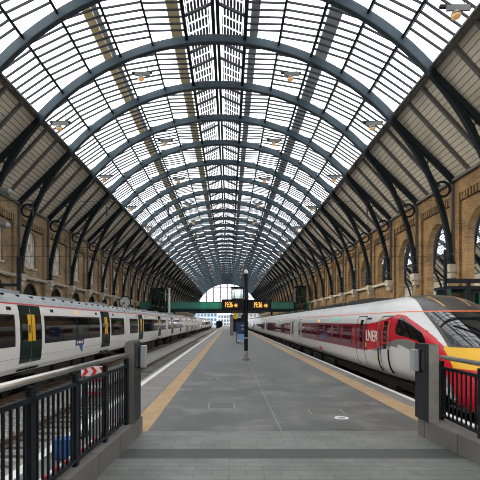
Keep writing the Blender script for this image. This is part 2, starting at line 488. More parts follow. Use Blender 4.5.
bay = make_bay(); arch = make_arch()
kids = {}
for x in COL.objects:
    if x.parent: kids.setdefault(x.parent.name, []).append(x)
for k in range(K0, K1):
    b = bay if k == K0 else copy_tree(bay, None, kids)
    b.location = (CX, Y0 + PITCH * k, CZ)
first_vis = -1
for k in range(K0, K1 + 1):
    a = arch if k == K0 else copy_tree(arch, None, kids)
    a.location = (CX, Y0 + PITCH * k, CZ)
    if k >= first_vis:
        a['label'] = f'blue-grey steel roof arch spanning the hall, {nth(k - first_vis + 1)} arch ahead in view'
    else:
        a['label'] = 'blue-grey steel roof arch above and behind the railings, outside the view'
# ------------------------------------------------------------------ neighbouring shed seen through the brick arches
CX2 = XR + .95 + HALF
archmesh = [c for c in kids[arch.name]]
for k in range(-1, 24):
    b = copy_tree(bay, None, kids); b.location = (CX2, Y0 + PITCH * k, CZ)
    for c in archmesh:
        d = c.copy(); COL.objects.link(d); d.parent = b

# ------------------------------------------------------------------ brick walls
def arch_wall(mb, x0, x1, ya, yb, z0, z1, oa, ob, sill, spring, n=14):
    """slab between x0 and x1 with one round-headed opening from y oa..ob"""
    c = (oa + ob) / 2; r = (ob - oa) / 2
    pts = [(c - r * math.cos(pi * k / n), spring + r * math.sin(pi * k / n)) for k in range(n + 1)]
    for x in (x0, x1):
        mb.quad((x, ya, z0), (x, oa, z0), (x, oa, z1), (x, ya, z1))
        mb.quad((x, ob, z0), (x, yb, z0), (x, yb, z1), (x, ob, z1))
        if sill > z0: mb.quad((x, oa, z0), (x, ob, z0), (x, ob, sill), (x, oa, sill))
        for k in range(n):
            (p, q), (s_, t) = pts[k], pts[k + 1]
            mb.quad((x, p, q), (x, s_, t), (x, s_, z1), (x, p, z1))
    prof = [(oa, sill), (oa, spring)] + pts[1:-1] + [(ob, spring), (ob, sill)]
    for k in range(len(prof) - 1):
        (p, q), (s_, t) = prof[k], prof[k + 1]
        mb.quad((x0, p, q), (x0, s_, t), (x1, s_, t), (x1, p, q))
    if sill > z0: mb.quad((x0, oa, sill), (x0, ob, sill), (x1, ob, sill), (x1, oa, sill))
    mb.quad((x0, ya, z1), (x0, yb, z1), (x1, yb, z1), (x1, ya, z1))

YW0 = Y0 + PITCH * K0
db = MB(); wl = MB(); wr = MB(); dl = MB(); dr = MB(); sl = MB(); sr = MB()
for k in range(K0, K1):
    ya = Y0 + PITCH * k; yb = ya + PITCH; c = (ya + yb) / 2
    # wall by the white train: upper windows, lower doorways
    arch_wall(wl, XL - .28, XL - .8, ya, yb, 5.6, 12.3, c - 1.05, c + 1.05, 6.75, 9.05)
    arch_wall(wl, XL - .28, XL - .8, ya, yb, -1, 5.6, c - 1.6, c + 1.6, 0, 3.75)
    # wall by the red train: tall open arches (blind-sill except the first few)
    low = 0.0 if k < 2 else 6.05
    arch_wall(wr, XR + .20, XR + .70, ya, yb, -1, 12.3, c - 1.75, c + 1.75, low, 7.65)
    for mb, x, sgn in ((wl, XL, -1), (wr, XR, 1)):
        # piers (under the arches) and the flat band under the eaves
        xs = sorted((x, x + sgn * .29))
        mb.box(xs[0], xs[1], ya - .62, ya + .62, -1, 12.3)
        mb.box(xs[0], xs[1], ya + .62, yb - .62, 10.75, 12.3)
    for mb, x, sgn in ((dl, XL, -1), (dr, XR, 1)):
        nd = 13
        xs = sorted((x + sgn * .17, x + sgn * .29)); db.box(xs[0], xs[1], ya + .62, yb - .62, 10.2, 10.76)  # dark strip behind the dentils, painted shade for deeper gaps
        for j in range(nd):
            y = ya + .66 + (PITCH - 1.32) * (j + .15) / nd
            xs = sorted((x + sgn * .02, x + sgn * .29)); mb.box(xs[0], xs[1], y, y + .16, 10.25, 10.76)
    for mb, x, sgn in ((sl, XL, -1), (sr, XR, 1)):
        xs = sorted((x - sgn * .52, x + sgn * .02)); mb.box(xs[0], xs[1], ya - .36, ya + .36, 5.35, 5.9)
        xs = sorted((x - sgn * .40, x + sgn * .02)); mb.box(xs[0], xs[1], ya - .28, ya + .28, 4.95, 5.35)
        if mb is sl or k >= 2:
            xs = sorted((x - sgn * .12, x + sgn * .3)); mb.box(xs[0], xs[1], ya + .36, yb - .36, 5.62, 5.84)
wlo = struct(wl.build('wall_left', M['brick_l'])); wro = struct(wr.build('wall_right', M['brick_y']))
dl.build('dentil_course', M['brick_l'], wlo); dr.build('dentil_course', M['brick_y'], wro)
db.build('recess_shade', M['gap_shade'], wlo)
sl.build('stone_course', M['stone'], wlo); sr.build('stone_course', M['stone'], wro)

def half_round(c, r, z0, spring, n=14):
    return [(c - r, z0), (c + r, z0)] + [(c + r * math.cos(pi * k / n), spring + r * math.sin(pi * k / n)) for k in range(n + 1)]
# windows (upper, white-train wall)
def make_window():
    root = thing('window_1', None, None, (XL - .5, 0, 0), kind='structure')
    p = MB(); p.prism(half_round(0, 1.04, 6.76, 9.05), 'X', .0, .02); p.build('pane', M['win_glass'], root)
    f = MB()
    for y in (-1.0, -.35, .35, 1.0): f.box(.02, .08, y - .035, y + .035, 6.76, 9.05 + math.sqrt(max(0, 1.05 - y * y)))
    for z in (6.8, 7.55, 8.3, 9.05): f.box(.02, .08, -1.03, 1.03, z - .035, z + .035)
    pts = [(0, .99 * math.cos(pi * k / 14), 9.05 + .99 * math.sin(pi * k / 14)) for k in range(15)]
    for k in range(14): f.bar((.05,) + pts[k][1:], (.05,) + pts[k + 1][1:], .06, .07, (1, 0, 0))
    f.build('window_frame', M['window_frame'], root)
    s_ = MB(); s_.box(.0, .34, -1.15, 1.15, 6.6, 6.75); s_.build('window_sill', M['stone'], root)
    return root
def win_glass():
    m = mat('pale window glass', (.42, .42, .38), .12); n = NT(m); v, o = n.pos()
    n.col(n.ramp(n.noise(v, .9, 2), [(.35, (.34, .35, .33)), (.6, (.85, .78, .62))])); return m
M['win_glass'] = win_glass()
def make_door():
    root = thing('door_1', None, None, (XL - .55, 0, 0), kind='structure')
    p = MB(); p.prism(half_round(0, 1.6, 0, 3.75), 'X', 0, .05); p.build('door_panel', M['black'], root)
    f = MB()
    for k in range(14):
        a, b = pi * k / 14, pi * (k + 1) / 14
        f.bar((.1, 1.52 * math.cos(a), 3.75 + 1.52 * math.sin(a)), (.1, 1.52 * math.cos(b), 3.75 + 1.52 * math.sin(b)), .14, .12, (1, 0, 0))
    for y in (-1.52, 0, 1.52): f.box(.05, .16, y - .06, y + .06, 0, 3.75)
    f.box(.05, .16, -1.6, 1.6, 3.69, 3.81)
    f.build('door_frame', M['dark_steel'], root)
    return root
w0 = make_window(); d0 = make_door()
kids = {}
for x in COL.objects:
    if x.parent: kids.setdefault(x.parent.name, []).append(x)
for i, k in enumerate(range(-2, K1)):
    yc = Y0 + PITCH * (k + .5)
    w = w0 if i == 0 else copy_tree(w0, None, kids); w.location.y = yc; w.name = f'window_{i + 1}'
    d = d0 if i == 0 else copy_tree(d0, None, kids); d.location.y = yc; d.name = f'door_{i + 1}'

# neighbouring shed's far wall and floor
b = MB(); b.box(CX2 + HALF, CX2 + HALF + .5, 10, 190, -1, 12.3); struct(b.build('wall_neighbour', M['stone']))
b = MB()
b.box(XR + 1.0, CX2 + HALF, 10, 190, -1.1, 0); struct(b.build('floor_neighbour', M['concrete']))

b = MB(); b.box(XL - .3, XR + .3, YW0 - 1.2, YW0 - .7, -1, 13.5); struct(b.build('wall_back_unseen', M['brick_x']))  # unseen end wall, added to cut flat light from behind the camera

# ------------------------------------------------------------------ gable at the far end
YG = YEND + .3
gb = thing('window_gable', None, None, (CX, YG, 0), kind='structure')
g = MB(); n = 40
pts = [(16.3 * math.cos(pi * k / n), CZ + 16.3 * math.sin(pi * k / n)) for k in range(n + 1)]
g.prism([(-16.3, 7.0), ] + [p for p in reversed(pts) if p[1] > 7.0] + [(16.3, 7.0)], 'Y', 0, .03); g.build('pane', M['gable_glass'], gb)
f = MB()
for i in range(-4, 5):
    x = i * 3.6; zt = CZ + math.sqrt(max(0, 16.3 ** 2 - x * x))
    w = .62
    f.box(x - w / 2, x + w / 2, -.2, 0, 7.0, zt)
for z in (7.0, 9.6, 12.2, 14.8, 17.4, 19.6):
    hw = math.sqrt(max(0, 16.3 ** 2 - (z - CZ) ** 2)); f.box(-hw, hw, -.2, 0, z - .2, z + .2)
f.build('window_frame', mat('gable frame', (.36, .30, .36), .5), gb)
f = MB()
f.box(-HALF, HALF, -.5, .5, 6.3, 7.0); f.build('window_transom', M['dark_steel'], gb)
# spandrel walls beside the glazing
e = MB()
for sg in (-1, 1):
    for k in range(20):
        a0, a1 = math.radians(45 + 40 * k / 20), math.radians(45 + 40 * (k + 1) / 20)
        p0, p1 = arc(16.3, a0), arc(16.3, a1)
        def top(x): return 17.0 - (x - 11.6) * (17.0 - 12.0) / (16.8 - 11.6)
        e.hexa([(sg * p0[0], 0, CZ + p0[1]), (sg * p1[0], 0, CZ + p1[1]), (sg * p1[0], .4, CZ + p1[1]), (sg * p0[0], .4, CZ + p0[1]),
                (sg * p0[0], 0, max(CZ + p0[1] + .05, top(p0[0]))), (sg * p1[0], 0, max(CZ + p1[1] + .05, top(p1[0]))), (sg * p1[0], .4, max(CZ + p1[1] + .05, top(p1[0]))), (sg * p0[0], .4, max(CZ + p0[1] + .05, top(p0[0])))])
e.build('wall_end', M['brick_x'], gb)

# ------------------------------------------------------------------ ground, platforms, tracks
PE_L, PE_R = -2.78, 4.46
YB, YF = -12.0, 226.0
b = MB(); b.box(-300, 300, -40, 700, -1.4, -1.12); struct(b.build('ground', M['concrete']))
b = MB(); b.box(-10.2, PE_L, YB, 286, -1.12, -1.0); b.box(PE_R, 7.72, YB, 286, -1.12, -1.0); struct(b.build('ballast_bed', M['ballast']))
SPLIT = 7.62
def slab(name, x0, x1, y0, y1, m, z0=-1.12, z1=0.0):
    b = MB(); b.box(x0, x1, y0, y1, z0, z1); return struct(b.build(name, m))
TL0, TL1, TR0, TR1 = -1.76, -1.38, 3.52, 3.98
slab('floor_asphalt', TL1, TR0, SPLIT, YF, M['asphalt'])
slab('floor_tactile', TL0, TL1, SPLIT, YF, M['tactile'])
slab('floor_tactile', TR0, TR1, SPLIT, YF, M['tactile'])
WL0, WL1, WR0, WR1 = -2.68, -2.53, 4.32, 4.44
slab('floor_edge', WL1, TL0, SPLIT, YF, M['edge_paving'])
slab('floor_edge', TR1, WR0, SPLIT, YF, M['edge_paving'])
M['whiteline'] = noisy('white edge line', (.60, .60, .57), (.80, .80, .77), 3, .6)
slab('floor_line', WL0, WL1, YB, YF, M['whiteline'])
slab('floor_line', WR0, WR1, YB, YF, M['whiteline'])
slab('floor_coping', PE_L, WL0, YB, YF, M['concrete'])
slab('floor_coping', WR1, PE_R, YB, YF, M['concrete'])
BA, BB = 6.10, 6.56
slab('floor_paving', WL1, WR0, BB, SPLIT, M['paving'])
slab('floor_band', WL1, WR0, BA, BB, M['dark_band'])
slab('floor_paving', WL1, WR0, YB, BA, M['paving'])
slab('floor_outer', XL - .3, -10.2, YB, YF, M['concrete'])
slab('floor_outer', 7.72, XR + .3, YB, YF, M['concrete'])

# small marks in the platform surface
M['cover'] = noisy('steel cover', (.22, .22, .21), (.34, .34, .33), 20, .5, .3)
def ring_mesh(x, y, r0, r1, z):
    m = MB(); n = 24
    for k in range(n):
        a, b = 2 * pi * k / n, 2 * pi * (k + 1) / n
        m.hexa([(x + r0 * math.cos(a), y + r0 * math.sin(a), 0), (x + r1 * math.cos(a), y + r1 * math.sin(a), 0), (x + r1 * math.cos(b), y + r1 * math.sin(b), 0), (x + r0 * math.cos(b), y + r0 * math.sin(b), 0),
                (x + r0 * math.cos(a), y + r0 * math.sin(a), z), (x + r1 * math.cos(a), y + r1 * math.sin(a), z), (x + r1 * math.cos(b), y + r1 * math.sin(b), z), (x + r0 * math.cos(b), y + r0 * math.sin(b), z)])
    return m
t = thing('access_cover', 'small round steel cover with pale ring set in the dark platform near the red train', 'cover', (2.17, 8.68, 0))
ring_mesh(0, 0, .085, .135, .004).build('cover_ring', M['white_sign'], t)
m = MB(); m.tube([(0, 0, 0), (0, 0, .005)], .083, 20); m.build('cover_plate', M['cover'], t)
def frame_mark(x0, x1, y0, y1, lab):
    t = thing('inspection_cover', lab, 'cover', ((x0 + x1) / 2, (y0 + y1) / 2, 0)); hx, hy = (x1 - x0) / 2, (y1 - y0) / 2
    m = MB(); w = .02
    m.box(-hx, hx, -hy, -hy + w, 0, .003); m.box(-hx, hx, hy - w, hy, 0, .003)
    m.box(-hx, -hx + w, -hy + w, hy - w, 0, .003); m.box(hx - w, hx, -hy + w, hy - w, 0, .003)
    m.build('cover_frame', M['cover'], t)
    m = MB(); m.box(-hx + w, hx - w, -hy + w, hy - w, 0, .002); m.build('cover_plate', M['asphalt_plate'], t)
M['asphalt_plate'] = noisy('asphalt infill', (.075, .078, .076), (.105, .107, .104), 5, .6)
frame_mark(-.45, .12, 9.6, 10.3, 'rectangular inspection cover outlined in the middle of the dark platform')
frame_mark(1.66, 2.35, 9.0, 9.55, 'rectangular inspection cover beside the small round cover')
frame_mark(-.62, -.38, 14.3, 14.9, 'narrow inspection cover farthest along the dark platform')

# tracks
def track(xc, lab, ya, yb, sl0, sl1):
    t = thing('railway_track', lab, 'track', (xc, ya, -1.0))
    L = yb - ya
    for sg in (-1, 1):
        r = MB(); x = sg * .7525
        r.prism([(x - .07, .06), (x + .07, .06), (x + .07, .075), (x + .012, .10), (x + .012, .18), (x + .036, .19), (x + .036, .225), (x - .036, .225), (x - .036, .19), (x - .012, .18), (x - .012, .10), (x - .07, .075)], 'Y', 0, L)
        r.build('rail', M['rail_steel'], t)
    m = MB(); m.prism([(-1.25, -.02), (1.25, -.02), (1.22, .06), (-1.22, .06)], 'Y', -.12, .12); s0 = None
    y = sl0; k = 0
    while y < sl1:
        if s0 is None: s0 = m.build('sleeper', M['sleeper'], t); s0.location = (0, y - ya, 0)
        else:
            c = s0.copy(); COL.objects.link(c); c.parent = t; c.location = (0, y - ya, 0)
        y += .65; k += 1
        if k >= 95: break
track(-4.25, 'empty railway track in ballast between the platform edge and the white and green train', 4, 285, 5, 75)
track(-8.55, 'railway track underneath the white and green train', 4, 285, 9, 70)
track(6.10, 'railway track underneath the red and silver train', 4, 285, 7, 50)

# ------------------------------------------------------------------ trains
def interp(tab, x):
    if x <= tab[0][0]: return tab[0][1]
    for (a, va), (b, vb) in zip(tab, tab[1:]):
        if x <= b: return va + (vb - va) * (x - a) / (b - a)
    return tab[-1][1]
def smooth_interp(tab, x):
    xs = [p[0] for p in tab]; ys = [p[1] for p in tab]; n = len(xs)
    if x <= xs[0]: return ys[0]
    if x >= xs[-1]: return ys[-1]
    d = [(ys[i + 1] - ys[i]) / (xs[i + 1] - xs[i]) for i in range(n - 1)]
    m = [d[0]] + [0 if d[i - 1] * d[i] <= 0 else 2 * d[i - 1] * d[i] / (d[i - 1] + d[i]) for i in range(1, n - 1)] + [d[-1]]
    for i in range(n - 1):
        if x <= xs[i + 1]:
            h = xs[i + 1] - xs[i]; t = (x - xs[i]) / h
            return (2 * t ** 3 - 3 * t * t + 1) * ys[i] + (t ** 3 - 2 * t * t + t) * h * m[i] + (-2 * t ** 3 + 3 * t * t) * ys[i + 1] + (t ** 3 - t * t) * h * m[i + 1]

def loft(prof, y0, y1, cap=True):
    m = MB(); n = len(prof); i = 0
    m.v = [(x, y0, z) for x, z in prof] + [(x, y1, z) for x, z in prof]
    for k in range(n): m.f.append((k, (k + 1) % n, n + (k + 1) % n, n + k)); m.m.append(0)
    if cap: m.f.append(tuple(range(n))); m.f.append(tuple(range(2 * n - 1, n - 1, -1))); m.m += [0, 0]
    return m
def side_panel(hw, sg, y0, y1, z0, z1, off, nz=6, inn=-.01):
    m = MB()
    for k in range(nz):
        a, b = z0 + (z1 - z0) * k / nz, z0 + (z1 - z0) * (k + 1) / nz
        xa, xb = hw(a), hw(b)
        m.v += []
        i = len(m.v)
        if k == 0: m.v += [(sg * (xa + inn), y0, a), (sg * (xa + off), y0, a), (sg * (xa + off), y1, a), (sg * (xa + inn), y1, a)]; i = 4
        m.v += [(sg * (xb + inn), y0, b), (sg * (xb + off), y0, b), (sg * (xb + off), y1, b), (sg * (xb + inn), y1, b)]
        for j in range(4):
            m.f.append((4 * k + j, 4 * k + (j + 1) % 4, 4 * k + 4 + (j + 1) % 4, 4 * k + 4 + j)); m.m.append(0)
    m.f.append((0, 1, 2, 3)); m.f.append(tuple(4 * nz + j for j in (3, 2, 1, 0))); m.m += [0, 0]
    return m
def bogie(t, yc):
    b = MB()
    for sg in (-1, 1):
        b.box(sg * 1.0 - .08, sg * 1.0 + .08, yc - 1.7, yc + 1.7, -.50, -.22)
        b.box(sg * 1.08 - .10, sg * 1.08 + .10, yc - .35, yc + .35, -.42, -.02)
    b.box(-1, 1, yc - .4, yc + .4, -.45, -.1)
    bo = b.build('bogie', M['under'], t)
    for dy in (-1.15, 1.15):
        for sg in (-1, 1):
            w = MB(); w.tube([(sg * .70, yc + dy, -.36), (sg * .80, yc + dy, -.36)], .415, 20); w.build('wheel', M['under'], bo)
        x = MB(); x.tube([(-.75, yc + dy, -.36), (.75, yc + dy, -.36)], .08, 8); x.build('axle', M['under'], bo)

# --- white and green train
LP = [(1.22, .10), (1.32, .28), (1.37, .55), (1.395, .9), (1.40, 1.3), (1.385, 1.8), (1.34, 2.2), (1.27, 2.5)]
LR = [(1.27, 2.5), (1.16, 2.68), (.92, 2.83), (.55, 2.93), (0, 2.97)]
def hwL(z): return interp([(b, a) for a, b in LP], z)
def white_car():
    t = thing('train_carriage', '', 'train carriage', (-8.55, 0, 0), 'carriages of the white and green train')
    L = 20.0
    pr = LP + [(-x, z) for x, z in reversed(LP)]
    loft(pr, 0, L).build('body', M['white'], t)
    rp = LR + [(-x, z) for x, z in reversed(LR[:-1])]
    loft(rp, .02, L - .02).build('roof', M['grey_roof'], t)
    ln = side_panel(hwL, 1, .02, L - .02, 2.455, 2.50, .012, 1); ln.build('red_stripe', M['redline'], t)
    ln = side_panel(hwL, 1, .05, L - .05, .60, .612, .003, 1); ln.build('body_seam', M['livery_grey'], t)
    def window(y0, y1, n):
        w = side_panel(hwL, 1, y0, y1, 1.02, 2.10, .006).build('window', M['black'], t)
        g = (y1 - y0 - .08) / n
        for k in range(n):
            side_panel(hwL, 1, y0 + .08 + k * g, y0 + k * g + g, 1.08, 2.04, .014).build('pane', M['train_glass'], w)
            side_panel(hwL, 1, y0 + .08 + k * g, y0 + k * g + g, 1.70, 1.72, .02, 1).build('vent_bar', M['black'], w)
    window(.75, 3.62, 2); window(6.02, 13.50, 4); window(15.9, 19.3, 2)
    for dc in (4.85, 14.73):
        for sgn, a, b in ((-1, dc - .88, dc - .02), (1, dc + .02, dc + .88)):
            d = side_panel(hwL, 1, a, b, .14, 2.44, .016).build('door', M['green'], t)
            yw = (a + .12, b - .30) if sgn < 0 else (a + .30, b - .12)
            side_panel(hwL, 1, yw[0], yw[1], 1.16, 2.10, .022).build('door_window', M['train_glass'], d)
            yy = (b - .27, b - .02) if sgn < 0 else (a + .02, a + .27)
            side_panel(hwL, 1, yy[0], yy[1], 1.16, 2.12, .024).build('door_edge_panel', M['yellow'], d)
            if sgn < 0:
                side_panel(hwL, 1, b - .20, b - .12, 1.45, 1.75, .034, 1).build('door_button', M['black'], d)
        s_ = MB(); s_.box(1.20, 1.50, dc - .95, dc + .95, .02, .09); s_.build('door_step', M['under'], t)
    for y in (3.3, 6.9, 13.0, 16.6):
        side_panel(hwL, 1, y - .16, y + .16, 2.24, 2.36, .008, 1).build('vent_grille', M['under'], t)
    side_panel(hwL, 1, 9.62, 9.78, 2.22, 2.34, .02, 1).build('door_lamp', M['orange_lamp'], t)
    # roof pods
    for y in (3.0, 9.0, 15.0):
        p = MB(); p.box(-.8, .8, y, y + 2.2, 2.80, 3.0); p.build('roof_unit', M['grey_roof'], t)
    for y in [1.2 + 1.1 * k for k in range(17)]:
        p = MB(); p.box(.95, 1.06, y, y + .12, 2.74, 2.82); p.build('roof_vent', M['under'], t)
    u = MB()
    for y, l in ((5.6, 1.5), (7.5, 2.0), (9.9, 1.2), (11.5, 1.8)): u.box(-1.15, 1.15, y, y + l, -.62, .08)
    u.box(-1.0, 1.0, .3, L - .3, -.08, .12); u.build('underframe', M['under'], t)
    bogie(t, 3.0); bogie(t, L - 3.0)
    g = MB(); g.box(-.7, .7, L, L + .28, .2, 2.4); g.build('gangway', M['under'], t)
    return t
wc = white_car()
# badge on the first carriage only
kids = {}
for x in COL.objects:
    if x.parent: kids.setdefault(x.parent.name, []).append(x)
for k in range(9):
    c = wc if k == 0 else copy_tree(wc, None, kids)
    c.location.y = 11.45 + 20.3 * k
    c['label'] = f'white train carriage with dark green doors, {nth(k + 1)} from the railings in its train'
bd = side_panel(hwL, 1, 9.55, 10.75, .74, 1.02, .012, 2).build('badge', M['navy'], wc)
for k in range(4):
    y = 10.55 - .23 * k
    side_panel(hwL, 1, y - .16, y, .83, .95, .02, 1).build('badge_letter', M['white_sign'], bd)
tri = MB(); xx = 1.395 + .006
tri.prism([(10.55, .74), (10.05, .74), (10.50, .42)], 'X', 1.36, 1.405); tri.build('badge_tail', M['blue'], wc)

# --- red and silver train: carriages with a shaped nose on the first
XC, HWR = 6.10, 1.45
WT = [(0, .20), (.08, .42), (.3, .66), (.7, .88), (1.2, 1.03), (1.8, 1.15), (2.5, 1.265), (3.3, 1.36), (4.2, 1.425), (5.4, 1.45)]
ZT = [(0, .42), (.06, .62), (.2, .80), (.5, 1.02), (1.0, 1.25), (1.6, 1.58), (2.3, 1.96), (3.0, 2.29), (3.6, 2.51), (4.2, 2.63), (5.0, 2.68), (7.0, 2.66)]
ZB = [(0, .20), (.06, .02), (.25, -.22), (.6, -.30), (1.2, -.25), (2.2, .08), (3.2, .10), (7, .10)]
def section(s, J):
    w, zt, zb = smooth_interp(WT, s), smooth_interp(ZT, s), smooth_interp(ZB, s)
    u = min(1, max(0, s / 4.5)); nt, nb = 2.1 + .55 * u, 2.4 + 1.6 * u
    zc = zb + (zt - zb) * .47
    out = []
    for j in range(J + 1):
        a = -pi / 2 + pi * j / J
        c, sn = max(0, math.cos(a)), math.sin(a); n = nt if sn > 0 else nb
        h = (zt - zc) if sn > 0 else (zc - zb)
        out.append((w * c ** (2 / n), zc + math.copysign(h * abs(sn) ** (2 / n), sn)))
    return out
def hwR(z):
    zb, zt = .10, 2.66; zc = zb + (zt - zb) * .47
    n, h = (2.65, zt - zc) if z > zc else (4.0, zc - zb)
    t = min(1, abs(z - zc) / h); return HWR * (1 - t ** n) ** (1 / n)
ZU = [(9, .70), (9.6, .74), (10.0, .90), (10.4, 1.10), (10.8, 1.32), (11.2, 1.53), (11.6, 1.70), (12.1, 1.88), (12.6, 2.04), (12.9, 2.07), (13.3, 2.0), (13.8, 1.91), (14.6, 1.83), (15.5, 1.79), (17, 1.79)]
ZL = [(9, -.6), (9.8, -.35), (10.1, .1), (10.4, .62), (10.8, .98), (11.2, 1.16), (11.6, 1.30), (12.1, 1.38), (12.6, 1.36), (13.2, 1.25), (13.8, 1.10), (14.6, .97), (15.5, .89), (17, .88)]
GREY = [(9, 0), (10.0, .05), (10.4, .28), (11, .34), (12, .24), (13, .15), (14.3, .07), (15, .0), (20, 0)]
CAB = [(12.78, 1.98), (12.78, 1.62), (12.74, 1.53), (12.62, 1.48), (12.3, 1.46), (12.0, 1.43), (11.6, 1.35), (11.22, 1.25), (11.32, 1.40), (11.55, 1.58), (11.85, 1.70), (12.2, 1.83), (12.5, 1.95), (12.70, 2.0)]
def inpoly(p, poly):
    x, y = p; r = False; n = len(poly)
    for i in range(n):
        (x1, y1), (x2, y2) = poly[i], poly[(i + 1) % n]
        if (y1 > y) != (y2 > y) and x < (x2 - x1) * (y - y1) / (y2 - y1) + x1: r = not r
    return r
def nose_class(x, Y, z):
    s = Y - 9.0; ax = abs(x)
    # windscreen and dark roof
    lim = .93 - .02 * (s - 1.4) if s < 3 else .90 - .17 * (s - 3)
    if abs(z - 2.135) < .016 and s > 1.5: return 'orange'
    if s < 3.2 and 1.29 < z < 2.12 and ax < lim - .07 and s > .75: return 'screen'
    if s < 5.25 and ax < lim and z > 1.26 and s > .75:
        hx = .34 + .05 * (s - 2.9)
        if 3.0 < s < 4.0 and abs(ax - hx) < .022: return 'hatch'
        if ax < hx and 3.96 < s < 4.0: return 'hatch'
        return 'roof'
    zu, zl = smooth_interp(ZU, Y), smooth_interp(ZL, Y)
    side = ax > .45 * smooth_interp(WT, s) or s < .6
    if s > 1.0 and inpoly((Y, z), CAB) and side: return 'cab'
    if z < 1.29 and z > .80 and ax < 1.0 and s < 1.7: return 'yellow'
    if ax <= .95 and s < 1.3 and z <= .80: return 'red'
    if zl < z < zu and side:
        return 'red' if Y < 15.15 else 'maroon'
    g = smooth_interp(GREY, Y)
    if zl - g < z <= zl and side: return 'grey'
    return 'silver'
def lner_nose(t):
    J = 230; ss = []; s = .005
    while s < 7.0:
        ss.append(s); s += .010 if s < .2 else (.013 if s < 6.4 else .1)
    ss.append(7.0)
    secs = [section(s, J) for s in ss]
    keys = ['silver', 'red', 'maroon', 'grey', 'yellow', 'roof', 'orange', 'hatch']
    mats = [M[k] for k in ('silver', 'red', 'maroon', 'livery_grey', 'yellow', 'nose_roof', 'orange', 'hatch_line')]
    V = []; n = 2 * J
    for s, sc in zip(ss, secs):
        loop = [(x, z) for x, z in sc] + [(-x, z) for x, z in reversed(sc[1:-1])]
        V += [(x, 9.0 + s, z) for x, z in loop]
    groups = {'body': [], 'screen': [], 'cab': []}; mi = []
    for i in range(len(ss) - 1):
        for j in range(n):
            f = (i * n + j, i * n + (j + 1) % n, (i + 1) * n + (j + 1) % n, (i + 1) * n + j)
            cx = sum(V[q][0] for q in f) / 4; cy = sum(V[q][1] for q in f) / 4; cz = sum(V[q][2] for q in f) / 4
            k = nose_class(cx, cy, cz)
            if k in ('screen', 'cab'): groups[k].append(f)
            else: groups['body'].append(f); mi.append(keys.index(k))
    def mk(fs, name, mats, mids=None, cap=False):
        used = sorted({q for f in fs for q in f}); ix = {q: a for a, q in enumerate(used)}
        m = MB(); m.v = [V[q] for q in used]; m.f = [tuple(ix[q] for q in f) for f in fs]; m.m = list(mids) if mids else [0] * len(fs)
        if cap:
            m.f.append(tuple(ix[j] for j in range(n))); m.m.append(1)
            e = (len(ss) - 1) * n
        o = m.build(name, mats, t, smooth=True); return o
    mk(groups['body'], 'nose', mats, mi, True)
    mk(groups['screen'], 'windscreen', M['screen_glass'])
    # the two cab windows
    for sg, nm in ((-1, 'cab_window'), (1, 'cab_window')):
        mk([f for f in groups['cab'] if V[f[0]][0] * sg > 0], nm, M['train_glass'])
M['screen_glass'] = mat('windscreen glass', (.010, .011, .013), .03, 0, spec=.9)

secR = section(7.0, 40)
RP = [(x, z) for x, z in secR] + [(-x, z) for x, z in reversed(secR[1:-1])]
def band_windows(t, y0, y1, n):
    b = side_panel(hwR, -1, y0, y1, .88, 1.79, .004).build('window_band', M['maroon'], t)
    g = (y1 - y0) / n
    for k in range(n):
        side_panel(hwR, -1, y0 + g * k + .18, y0 + g * k + g - .18, .98, 1.70, .008).build('window', M['wine_glass'], b)
M['wine_glass'] = mat('wine tinted train glass', (.085, .008, .015), .05, 0, spec=.6)
def outline(t, y0, y1, z0, z1, w=.035):
    d = MB()
    for a in (side_panel(hwR, -1, y0, y0 + w, z0, z1, .010, 10), side_panel(hwR, -1, y1 - w, y1, z0, z1, .010, 10),
              side_panel(hwR, -1, y0, y1, z1 - w, z1, .010, 1), side_panel(hwR, -1, y0, y1, z0, z0 + w, .010, 1)):
        i = len(d.v); d.v += a.v; d.f += [tuple(q + i for q in f) for f in a.f]; d.m += a.m
    return d.build('door', M['black'], t)
def red_door(t, y0, y1):
    d = outline(t, y0, y1, .20, 2.02)
    c = (y0 + y1) / 2
    side_panel(hwR, -1, c - .20, c + .20, .98, 1.86, .012).build('door_window', M['train_glass'], d)
    side_panel(hwR, -1, y1 + .10, y1 + .2, 1.05, 1.16, .012, 1).build('door_button', M['yellow'], d)
    return d
